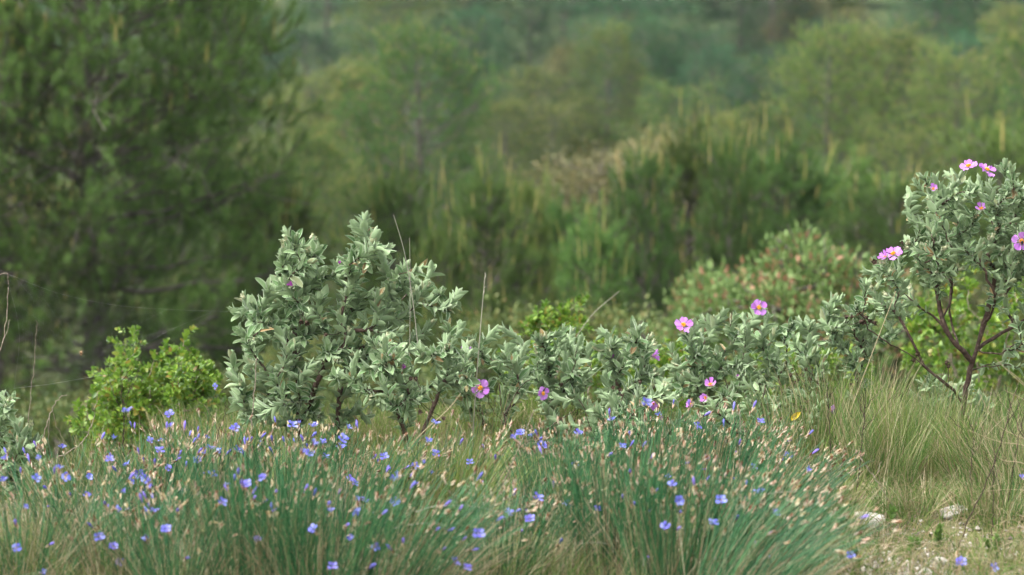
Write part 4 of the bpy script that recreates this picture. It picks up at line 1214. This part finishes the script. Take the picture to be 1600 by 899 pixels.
# coarser cover farther down the slope
mb = MB()
pa, w, s = grass_patch(16000, (-2.6, 2.6), (6.0, 8), (.04, .12), (.0008, .0016), None, 3, .6)
mb.add(*blades(pa, w, s), 1)
pa, w, s = grass_patch(45000, (-4.5, 4.5), (8, 17), (.08, .3), (.0015, .004), None, 4, .6)
mb.add(*blades(pa, w, s), 0)
tag(mb.build('slope_grass', [M['grass'], M['herb']]), 'rough grass on the slope behind the cistus band', 'grass', kind='stuff')


def tussock(label, px, d, n, h, rad, spread, mats, seed, lean=(0, 0), w=(.0004, .0009), group='fine grass tussocks', mixd=.12):
    r = np.random.default_rng(seed)
    x = (px - 800) / FPX * d; b = np.array([x, d, float(gz(x, d))])
    a = r.uniform(0, 6.28, n); q = np.sqrt(r.uniform(0, 1, n))
    p0 = np.stack([np.cos(a) * q * rad, np.sin(a) * q * rad, np.full(n, -.005)], -1)
    tl = q * spread * .6 + np.abs(r.normal(0, .4, n)) * spread * 1.3
    a2 = a + r.normal(0, 1.1, n)
    L = (h * r.uniform(.2, 1.08, n) ** .8)[:, None]
    dv = unit(np.stack([np.cos(a2) * tl + lean[0], np.sin(a2) * tl + lean[1], np.ones(n)], -1))
    p2 = p0 + dv * L; p1 = p0 + (dv * .35 + [0, 0, .3]) * L
    wob = r.normal(0, .009, (n, 3)); p1 = p1 + wob
    pa = bez(p0, p1, p2, 7)
    k = r.random(n) < mixd
    s = np.stack([np.cos(a + 1.1), np.sin(a + 1.1), np.zeros(n)], -1); ww = r.uniform(w[0], w[1], n)
    mb = MB(); mb.add(*blades(pa[~k], ww[~k], s[~k]), 0)
    if k.any(): mb.add(*blades(pa[k], ww[k], s[k]), 1)
    o = mb.build('grass_tussock', mats); o.location = tuple(b)
    return tag(o, label, 'grass', group)


GM = [M['finegrass'], M['straw']]; LM = [M['limegrass'], M['straw']]
tus = [
    ('tall fine grass tussock right behind the wind-bent rush tuft', 1272, 5.45, 520, .25, .12, .45, GM, (.02, 0)),
    ('tall fine grass tussock left of the light rock', 1325, 5.6, 620, .29, .10, .38, GM, (0, 0)),
    ('feathery olive grass tussock directly behind the light rock', 1383, 5.3, 620, .22, .08, .5, GM, (.05, 0)),
    ('bright green grass tussock right of the light rock', 1447, 5.4, 760, .25, .09, .34, LM, (.03, 0)),
    ('fine grass tussock at the foot of the bare cistus trunk', 1508, 5.55, 560, .22, .11, .5, GM, (0, 0)),
    ('thick grass tussock under the straw stalks at the right edge', 1575, 5.3, 600, .26, .12, .55, GM, (-.05, 0)),
    ('dry mixed tussock at the far right corner', 1640, 5.15, 600, .25, .12, .6, GM, (-.1, 0)),
    ('grass tussock hiding the base of the side bush of rosettes', 1345, 5.95, 500, .22, .14, .5, GM, (0, 0)),
    ('grass tussock farther back between the two right-hand cistus', 1420, 5.95, 500, .2, .14, .5, GM, (0, 0)),
    ('short ragged tussock in front of the left tall grass', 1300, 5.1, 420, .13, .07, .8, LM, (0, 0)),
    ('short ragged tussock between the two rocks', 1432, 5.02, 420, .12, .07, .8, GM, (0, 0)),
    ('short ragged tussock right of the brownish rock', 1560, 4.95, 420, .13, .08, .8, GM, (0, 0)),
    ('small green tuft in the bottom right corner', 1590, 4.55, 320, .08, .07, .9, LM, (0, 0)),
    ('small green tuft at the front edge of the gravel', 1300, 4.5, 320, .08, .07, .9, LM, (0, 0)),
    ('straw-mixed grass at the very bottom, left of the rounded pale rock', 930, 4.33, 220, .13, .10, .6, GM, (.2, 0)),
    ('straw-mixed grass at the very bottom under the arching dry blades', 740, 4.3, 220, .15, .10, .6, GM, (.3, 0)),
    ('low straw-mixed grass at the bottom between the arching blades', 830, 4.35, 220, .13, .10, .6, GM, (.2, 0)),
    ('straw-mixed grass at the bottom, below the strongly leaning rushes', 1190, 4.35, 220, .13, .11, .7, GM, (.4, 0)),
    ('ragged straw and grass in front of the bottom left rushes', 180, 4.3, 220, .13, .13, .8, GM, (.1, 0)),
    ('yellow-green grass tussock at the centre, under the open pink flower', 735, 5.3, 800, .16, .10, .45, LM, (.1, 0)),
    ('yellow-green grass tussock below the foot of the low pale cistus', 670, 5.35, 800, .14, .11, .5, LM, (.1, 0)),
    ('spiky yellow-green tuft right under the open pink flower', 757, 5.55, 160, .24, .03, .38, LM, (.0, 0)),
    ('yellow-green grass tussock by the left foot of the tall cistus', 395, 5.4, 700, .11, .12, .5, LM, (0, 0)),
    ('pale grass tussock just left of the right-hand rush stand', 800, 5.25, 800, .13, .11, .5, LM, (.05, 0)),
    ('fine grass tussock at the left, beside the cut-off cistus', 120, 5.2, 700, .12, .13, .5, GM, (.05, 0)),
    ('low grass tussock between the lime bush and the rushes', 200, 5.4, 800, .16, .13, .5, GM, (0, 0)),
    ('grey-green grass tussock filling the bottom left corner', 60, 4.5, 900, .13, .14, .7, GM, (.1, 0)),
    ('pale straw tussock under the leaning rushes at the centre', 690, 4.85, 800, .22, .12, .5, LM, (.35, 0)),
    ('short loose grass behind the rushes, left of the tall cistus stem', 430, 5.9, 1100, .09, .16, .5, LM, (0, 0)),
    ('short loose grass between the lime bush and the tall cistus', 340, 6.1, 1100, .09, .18, .5, GM, (0, 0)),
    ('loose grass below the lime bush, behind the open blue flowers', 215, 5.8, 1200, .09, .18, .5, LM, (0, 0)),
    ('yellow-green grass between the stems of the tall cistus', 520, 5.95, 1000, .09, .16, .5, LM, (0, 0)),
    ('yellow-green grass behind the low pale cistus', 620, 6.0, 1000, .09, .16, .5, LM, (0, 0)),
    ('green grass showing under the left part of the cistus band', 800, 6.2, 1000, .09, .18, .5, LM, (0, 0)),
    ('green grass in the shade under the right part of the cistus band', 1150, 6.4, 1000, .09, .18, .5, GM, (0, 0)),
    ('loose grass behind the bare trunk at the right edge', 1560, 6.2, 1200, .09, .2, .5, GM, (0, 0)),
    ('loose grass in the opening left of the bare trunk', 1440, 6.5, 1200, .09, .2, .5, GM, (0, 0)),
    ('low tussock at the end of the wind-bent rushes, beside the gravel', 1255, 4.8, 700, .14, .12, .6, GM, (.2, 0)),
]
for i, (lab, px, d, n, h, rad, spd, mt, ln) in enumerate(tus):
    tussock(lab, px, d, n, h, rad, spd, mt, 300 + i, ln, mixd=.24)


# small upright leafy herbs on the bare ground at right
def herb(label, px, d, h, seed, n=26):
    r = np.random.default_rng(seed)
    x = (px - 800) / FPX * d; b = np.array([x, d, float(gz(x, d))])
    root = empty('small_herb', b, label, 'plant', 'small leafy herbs on the bare ground')
    acc = []; mb = MB()
    for k in range(int(r.integers(2, 4))):
        e = np.array([r.normal(0, .012), r.normal(0, .012), h * r.uniform(.7, 1)])
        pth = line([[0, 0, -.004], e * .5 + [r.normal(0, .004), 0, 0], e], 12)
        mb.add(*tubes(pth[None], np.linspace(.0011, .0006, 12)[None], 4))
        leafy_shoot(pth, acc, .016, .0065, int(h / .0065), r, tight=.75, whorl=2)
    mb.build('stem', M['herb'], root)
    m2 = MB(); flush(acc, m2, [LIME[0], LIME[1]], None, (0, 0, 0), r, mats=(0, 0), )
    m2.build('leaves', M['herb'], root)


for i, (lab, px, d, h) in enumerate([
    ('upright bright green herb left of the light rock', 1325, 4.75, .095), ('bright green herb just right of the light rock', 1400, 4.95, .05),
    ('slim green herb below the right rock', 1478, 4.75, .06), ('pair-leaved herb near the crossing dark twigs', 1570, 4.6, .06),
    ('small green herb at the edge of the gravel', 1440, 4.6, .045), ('short herb growing out of the lower gravel', 1345, 4.5, .04),
    ('green herb among the rushes at the bottom left of centre', 470, 4.35, .11), ('yellow-green herb at the bottom, front of the right-hand rush stand', 1105, 4.36, .10)]):
    herb(lab, px, d, h, 500 + i)


# ------------------------------------------------------------------ dry stalks, dead twigs
def stalk(label, pts, d, r0=.0012, r1=.0005, mat='greystraw', name='dry_stalk', spike=None, cat='stalk', dz=0.0):
    w = [P(q[0], q[1], d + (q[2] if len(q) > 2 else 0)) for q in pts]
    b = w[0].copy(); pth = line([q - b for q in w], 24)
    mb = MB(); mb.add(*tubes(pth[None], np.linspace(r0, r1, 24)[None], 5))
    root = empty(name, b, label, cat, 'dry stalks and twigs'); mb.build('stem', M[mat], root)
    if spike:
        m2 = MB(); sp_t = spindle_tpl(5, 5, .3, .9, .4)
        s = np.linspace(0, spike, 14); pp, tt = along(pth, s)
        r = np.random.default_rng(int(pts[0][0])); n = len(s)
        m2.add(*place(sp_t, pp, tt + r.normal(0, .25, (n, 3)), r.normal(0, 1, (n, 3)), np.full(n, .007)))
        m2.build('seed_spike', M[mat], root)
    return root


stalk('tall thin straw stalk standing right of the two-peaked cistus', [(738, 690), (744, 600), (751, 510), (758, 430)], 5.5, .0015, .0008, spike=.05)
stalk('thin straw stalk leaning left above the right side of the tall cistus', [(655, 560), (645, 470), (632, 395), (615, 336)], 5.55, .0011, .0006)
stalk('short thin stalk beside the left-leaning one above the tall cistus', [(640, 560), (641, 450), (640, 372)], 5.6, .0009, .0005)
stalk('slanting blurred stalk rising behind the lime sapling', [(880, 560), (922, 496), (968, 455)], 6.9, .0012, .0007)
stalk('green-grey stalk leaning beside the right-hand cistus', [(1298, 735), (1330, 640), (1360, 560), (1400, 455)], 5.45, .0013, .0008, mat='straw')
stalk('short tapering straw blade leaning over the side bush', [(1290, 700), (1325, 600), (1345, 565)], 5.4, .0018, .0005, mat='limegrass')
stalk('long grey stem lying across the front of the right-hand rush stand', [(870, 880), (900, 850), (980, 815), (1080, 793), (1200, 772), (1240, 768)], 4.45, .0012, .0007)
stalk('arched grey stem curling down at the bottom, left of the right-hand stand', [(905, 850), (935, 848), (955, 855), (962, 880)], 4.4, .0012, .0010)
stalk('pale dry blade arching over the centre-left rushes', [(590, 838), (630, 822), (690, 820), (730, 850)], 4.4, .0013, .0009)
stalk('second pale dry blade arching below the first one', [(650, 800), (690, 790), (760, 795), (800, 815)], 4.5, .0012, .0007)
stalk('white curled blade above the bottom left rushes', [(310, 893), (318, 868), (340, 850), (375, 838), (420, 842)], 4.35, .0016, .0011)
stalk('brown slanting stem rising through the centre grass', [(735, 860), (770, 790), (800, 725), (835, 640)], 4.75, .0012, .0007, mat='grey_twig')
stalk('pale straw stem slanting up at the foot of the low pale cistus', [(600, 790), (640, 700), (700, 640), (720, 615)], 4.9, .0013, .0008, mat='straw')
stalk('pale stem slanting from the right-hand stand up to the yellow leaf', [(1205, 745), (1225, 710), (1240, 680), (1253, 655)], 4.9, .0010, .0006, mat='straw')
stalk('thin white stem standing in the papery heads of the right-hand stand', [(1155, 720), (1157, 690), (1156, 640)], 4.95, .0009, .0006)
stalk('straight green stalk left of the fine grass tussocks', [(1225, 800), (1270, 720), (1290, 680)], 4.95, .0008, .0004, mat='limegrass')
for k, (lab, pts) in enumerate([
    ('topmost straw blade arching in from the right edge', [(1660, 640), (1610, 610), (1575, 580), (1555, 560)]),
    ('straw blade arching in just under the topmost one', [(1660, 665), (1620, 620), (1590, 590), (1570, 575)]),
    ('pale straw blade pointing left beside the bare trunk', [(1660, 720), (1610, 690), (1560, 665), (1530, 615)]),
    ('long pale straw blade reaching left over the grass', [(1670, 740), (1610, 700), (1560, 690), (1512, 672)]),
    ('middle straw blade running flat over the right tussocks', [(1670, 760), (1600, 725), (1560, 715), (1530, 660)]),
    ('straw blade with a sharp tip over the right rock', [(1670, 830), (1600, 812), (1530, 800), (1456, 796)]),
    ('lowest long straw blade at the right edge', [(1670, 845), (1610, 825), (1560, 808), (1500, 800)]),
    ('nearly level straw blade just above the corner flowers', [(1680, 860), (1620, 858), (1570, 862), (1525, 872)]),
    ('steep straw blade near the right edge', [(1640, 800), (1600, 750), (1580, 700), (1565, 640)]),
    ('straw blade crossing the two dark twigs', [(1670, 790), (1620, 770), (1580, 765), (1540, 768)]),
    ('tan blade curving down at the right edge, half-way up', [(1680, 700), (1630, 650), (1600, 625), (1570, 610)])]):
    stalk(lab, pts, 4.9 + .06 * (k % 4), .0013, .0005, mat='straw', name='dry_stalk', cat='grass blade')


def twig(label, pts, d, r0, r1, mat, forks=(), name='dead_twig', seed=0):
    r = np.random.default_rng(seed + 900)
    w = [P(q[0], q[1], d) for q in pts]; b = w[0].copy(); pth = line([q - b for q in w], 26); pth[1:] += r.normal(0, .0012, (25, 3))
    mb = MB(); mb.add(*tubes(pth[None], np.linspace(r0, r1, 26)[None], 5))
    for fk in forks:
        f = [P(q[0], q[1], d + r.normal(0, .02)) - b for q in fk]
        j = int(np.argmin(np.linalg.norm(pth - f[0], axis=1))); f[0] = pth[j]
        p2 = line(f, 12); p2[1:] += r.normal(0, .001, (11, 3)); mb.add(*tubes(p2[None], np.linspace(r1 * 1.1, r1 * .5, 12)[None], 4))
    o = mb.build(name, M[mat]); o.location = tuple(b)
    tag(o, label, 'twig', 'dry stalks and twigs')


twig('long black twig slanting across the grass at the right', [(1490, 880), (1510, 820), (1545, 745), (1575, 655), (1590, 600)], 4.75, .0016, .0008, 'dark_twig', [[(1550, 730), (1565, 700), (1560, 670)], [(1575, 660), (1600, 620), (1615, 590)]])
twig('upright black twig right of the slanting one', [(1548, 875), (1551, 810), (1553, 740), (1552, 690)], 4.75, .0012, .0007, 'dark_twig', [[(1552, 760), (1562, 730), (1572, 715)], [(1553, 740), (1542, 715), (1535, 695)]], seed=1)
twig('dark dry stem with a feathery top in front of the side bush', [(1335, 795), (1343, 730), (1350, 660), (1353, 610)], 5.1, .0013, .0007, 'dark_twig',
     [[(1350, 660), (1340, 625), (1330, 600)], [(1351, 650), (1366, 622), (1378, 605)], [(1352, 640), (1348, 610), (1352, 590)], [(1349, 670), (1368, 650), (1380, 628)], [(1348, 680), (1335, 655), (1325, 640)]], seed=2)
twig('thin dark stem left of the feathery-topped one', [(1297, 750), (1297, 680), (1293, 620), (1290, 590)], 5.2, .0011, .0006, 'dark_twig', [[(1296, 640), (1285, 610), (1278, 600)], [(1295, 630), (1306, 605), (1312, 596)]], seed=3)
twig('pale dry forked stem leaning over the grass behind the light rock', [(1408, 815), (1385, 775), (1362, 740), (1345, 715)], 5.0, .0013, .0008, 'grey_twig', [[(1385, 775), (1372, 740), (1378, 722)]], seed=4)
twig('wiry dark twig at the right edge, leaning left', [(1640, 800), (1615, 720), (1585, 650), (1570, 600)], 4.9, .0012, .0006, 'dark_twig', [[(1600, 690), (1590, 640), (1600, 610)], [(1585, 650), (1560, 625), (1548, 600)]], seed=21)
twig('wiry dark twig at the right edge, leaning right', [(1575, 790), (1585, 720), (1600, 650), (1620, 590)], 4.95, .0012, .0006, 'dark_twig', [[(1590, 690), (1575, 660), (1572, 630)], [(1600, 650), (1590, 620), (1596, 590)]], seed=22)
twig('dark broken stem standing in the right-hand grass', [(1520, 790), (1517, 730), (1522, 690), (1512, 650)], 5.1, .0012, .0007, 'dark_twig', [[(1520, 710), (1532, 690), (1536, 670)]], seed=23)
twig('dark twig curving by the foot of the bare trunk', [(1540, 760), (1515, 700), (1500, 670), (1484, 650)], 5.3, .0014, .0008, 'dark_twig', [[(1505, 680), (1500, 700), (1510, 735)]], seed=5)
twig('black forked twig in front of the lime bush', [(193, 720), (193, 680), (192, 640), (190, 600), (205, 575)], 5.3, .0014, .0006, 'dark_twig',
     [[(192, 650), (180, 620), (170, 590), (172, 550)], [(192, 645), (202, 610), (218, 575), (222, 545)], [(192, 630), (205, 605), (216, 590)]], seed=6)
twig('pale knotted dead twig left of the lime bush', [(62, 730), (66, 690), (78, 650), (90, 625), (105, 616)], 5.3, .0016, .0008, 'grey_twig',
     [[(66, 690), (62, 700)], [(84, 640), (88, 665), (100, 690), (108, 720)], [(78, 650), (76, 680), (78, 710)]], seed=7)
twig('pale crooked twig reaching up to the right by the lime bush', [(88, 715), (110, 705), (128, 690), (143, 665), (148, 640), (155, 610)], 5.25, .0015, .0006, 'grey_twig', [[(128, 690), (130, 705), (138, 735)], [(143, 668), (136, 640), (138, 615)]], seed=8)
twig('thin dark twig before the tall cistus, left foot', [(338, 720), (340, 680), (350, 650), (354, 625)], 5.1, .001, .0006, 'dark_twig', [[(341, 670), (328, 645), (318, 630)]], seed=9)
twig('long dry stem against the dark pine at the far left', [(40, 720), (47, 620), (55, 550), (58, 500)], 5.4, .0009, .0005, 'grey_twig', seed=10)
twig('dry stem with a hooked tip at the left edge holding the web', [(-30, 620), (-5, 560), (8, 520), (12, 470), (13, 440), (10, 428), (-8, 432)], 5.4, .0012, .0008, 'grey_twig', [[(0, 545), (12, 515), (15, 500)]], seed=11)
twig('brown stem in front of the tall cistus, rising from the rushes', [(385, 760), (390, 690), (398, 610), (400, 560)], 5.2, .0014, .0009, 'grey_twig', seed=12)
twig('dead dark twigs under the middle of the cistus band', [(860, 700), (835, 690), (800, 675), (785, 640), (780, 600)], 5.7, .003, .0015, 'cistus_bark', [[(835, 690), (870, 660), (900, 640)], [(800, 675), (770, 640), (760, 615)], [(790, 650), (810, 610), (830, 590)]], seed=13)
twig('tangled dead twigs at the right end of the cistus band', [(1300, 690), (1280, 650), (1262, 610), (1240, 575)], 5.75, .002, .0009, 'dark_twig', [[(1270, 630), (1250, 620), (1225, 600)], [(1280, 650), (1290, 610), (1284, 580)], [(1262, 610), (1270, 580), (1258, 560)], [(1285, 660), (1310, 630), (1325, 590)]], seed=14)


# ------------------------------------------------------------------ stones and gravel
def rock(label, px, d, size, seed, name='rock', sink=.35):
    r = np.random.default_rng(seed)
    x = (px - 800) / FPX * d
    nu, nv = 28, 18
    u = np.linspace(0, 2 * math.pi, nu, endpoint=False); v = np.linspace(.02, math.pi - .02, nv)
    U, Vv = np.meshgrid(u, v); n = np.stack([np.cos(U) * np.sin(Vv), np.sin(U) * np.sin(Vv), np.cos(Vv)], -1)
    rad = np.ones(U.shape)
    for k in range(12):
        pl = unit(r.normal(0, 1, 3)); h = r.uniform(.5, .82)
        dt = n @ pl; rad = np.where(dt > .05, np.minimum(rad, h / np.maximum(dt, .05)), rad)
    rad *= 1 + .025 * np.sin(n[..., 0] * 11 + seed) * np.sin(n[..., 1] * 13) + r.normal(0, .008, U.shape)
    V = n * rad[..., None] * np.array(size) * .5
    i = np.arange(nu * nv).reshape(nv, nu); j = np.roll(i, -1, 1)
    F = np.stack([i[:-1], i[1:], j[1:], j[:-1]], -1).reshape(-1, 4)
    mb = MB(); mb.add(V, F); o = mb.build(name, M['stone'])
    o.location = (x, d, float(gz(x, d)) + size[2] * (.5 - sink)); o.rotation_euler = (0, 0, r.uniform(-.4, .4))
    tag(o, label, 'rock')


rock('flat light limestone rock at the foot of the right-hand grass', 1365, 4.98, (.085, .09, .055), 1)
rock('smaller brownish rock right of the light limestone one', 1505, 4.98, (.07, .07, .045), 2)
rock('rounded pale rock just entering at the bottom of the view', 1022, 4.43, (.075, .10, .05), 3, sink=.35)
rock('small light stone at the top of the gravel patch', 1395, 4.62, (.04, .04, .024), 4)
rock('jagged pale stone beside the tip of the long black twig', 1480, 4.55, (.035, .04, .03), 5)

mb = MB(); r = np.random.default_rng(9)
n = 3600
x = r.normal(.72, .17, n); y = r.normal(4.55, .22, n); s = np.abs(r.normal(0, .0034, n)) + .0015
ico = np.array([(0, 0, 1), (1, 0, 0), (0, 1, 0), (-1, 0, 0), (0, -1, 0), (0, 0, -1)], float)
fi = np.array([(0, 1, 2), (0, 2, 3), (0, 3, 4), (0, 4, 1), (5, 2, 1), (5, 3, 2), (5, 4, 3), (5, 1, 4)])
V = ico[None] * r.uniform(.6, 1.3, (n, 6, 3)) * s[:, None, None] * np.array([1, 1, .6])
an = r.uniform(0, 6.28, n); ca, sa = np.cos(an)[:, None], np.sin(an)[:, None]
V = np.stack([V[..., 0] * ca - V[..., 1] * sa, V[..., 0] * sa + V[..., 1] * ca, V[..., 2]], -1)
V += np.stack([x, y, gz(x, y) + s * .25], -1)[:, None]
mb.add(V.reshape(-1, 3), (fi[None] + (np.arange(n) * 6)[:, None, None]).reshape(-1, 3))
tag(mb.build('gravel', M['gravel'], smooth=False), 'light limestone chips scattered on the bare ground', 'gravel', kind='stuff')


# ------------------------------------------------------------------ spider and web, beetle
def web():
    d = 5.45
    b = P(127, 552, d)
    root = empty('spider_web', b, 'faint orb web strung between the hooked dry stem and the tall cistus', 'spider web')

    def th(pts, rr, name):
        mb = MB()
        for p in pts: mb.add(*tubes(np.asarray(p)[None], np.full((1, len(p)), rr), 3))
        mb.build(name, M['web'], root)
    top = line([P(11, 428, d) - b, P(90, 458, d) - b, P(180, 477, d) - b, P(270, 484, d) - b, P(362, 487, d) - b], 30)
    bot = line([P(22, 607, d) - b, P(80, 600, d) - b, P(150, 588, d) - b, P(172, 586, d) - b], 16)
    side = line([P(13, 440, d) - b, P(30, 520, d) - b, P(22, 607, d) - b], 12)
    diag = line([P(172, 586, d) - b, P(240, 530, d) - b, P(330, 488, d) - b], 12)
    th([top], .00006, 'bridge_thread'); th([bot], .0001, 'anchor_thread'); th([side, diag], .00005, 'frame_thread')
    hub = np.zeros(3); rad = []
    ends = [top[i] for i in (1, 4, 7, 10, 13, 17, 21)] + [diag[8], diag[4], bot[13], bot[9], bot[5], bot[1], side[8], side[5], side[2]]
    th([np.stack([hub, e * .5 + [0, 0, -.001], e]) for e in ends], .000025, 'radial_thread')
    sp_ = []
    for k in range(4, 26):
        f = k / 27
        loop = [e * f for e in ends]; loop.append(loop[0]); sp_.append(np.array(loop))
    th(sp_, .000018, 'spiral_thread')


web()


def bodyparts(name, loc, label, cat, spec, legs, mat, rz=0):
    root = empty(name, loc, label, cat)
    for nm, c, sz in spec:
        v, f, u = spindle_tpl(10, 9, 1.0, .5, .5); v = v - [0, .5, 0]
        mb = MB(); mb.add(v * sz + c, f, u); mb.build(nm, mat, root)
    for lg in legs:
        mb = MB(); p = line(lg, 8); mb.add(*tubes(p[None], np.linspace(.0005, .00022, 8)[None], 4)); mb.build('leg', mat, root)
    root.rotation_euler = (0, 0, rz)
    return root


lg = []
for s in (-1, 1):
    for k, (a, l) in enumerate(((1.2, .0085), (.55, .0065), (-.3, .006), (-1.1, .008))):
        lg.append([(s * .001, 0, 0), (s * l * .55 * math.cos(a), -.003, l * .6 * math.sin(a) + .001), (s * l * math.cos(a), -.0005, l * math.sin(a))])
sp_root = bodyparts('spider', P(127, 552, 5.443), 'small brown spider hanging head down in the middle of the web', 'spider',
                    [('abdomen', np.array([0, -.001, .0015]), np.array([.0062, .006, .0072])), ('head', np.array([0, -.0008, -.0035]), np.array([.0034, .0032, .0036]))], lg, M['spider'])
bt = []
for s in (-1, 1):
    for k in (-1, 0, 1):
        bt.append([(s * .002, 0, k * .003), (s * .0045, -.001, k * .0045), (s * .0065, .002, k * .006)])
bodyparts('beetle', P(1597, 379, 5.585), 'small black beetle sitting in the pink flower at the right edge', 'insect',
          [('abdomen', np.array([0, -.001, 0]), np.array([.006, .0045, .0085])), ('head', np.array([0, -.001, -.0052]), np.array([.0035, .003, .0034]))], bt, M['beetle'])


# ------------------------------------------------------------------ the air between here and the hillside
def haze():
    m, t, N, L = newmat('haze_air')
    pv = N.new('ShaderNodeVolumePrincipled')
    pv.inputs['Color'].default_value = (.66, .88, 1.0, 1)
    pv.inputs['Density'].default_value = HAZE
    pv.inputs['Anisotropy'].default_value = .2
    out = N.new('ShaderNodeOutputMaterial'); L.new(pv.outputs[0], out.inputs['Volume'])
    x0, x1, y0, y1, z0, z1 = -425, 425, -65, 522, -13, 118
    V = [(x, y, z) for z in (z0, z1) for y in (y0, y1) for x in (x0, x1)]
    F = [(0, 2, 3, 1), (4, 5, 7, 6), (0, 1, 5, 4), (2, 6, 7, 3), (0, 4, 6, 2), (1, 3, 7, 5)]
    mb = MB(); mb.add(V, F); tag(mb.build('haze', m, smooth=False), 'thin bluish haze in the air over the slope', 'haze', kind='stuff')


HAZE = .00028
haze()
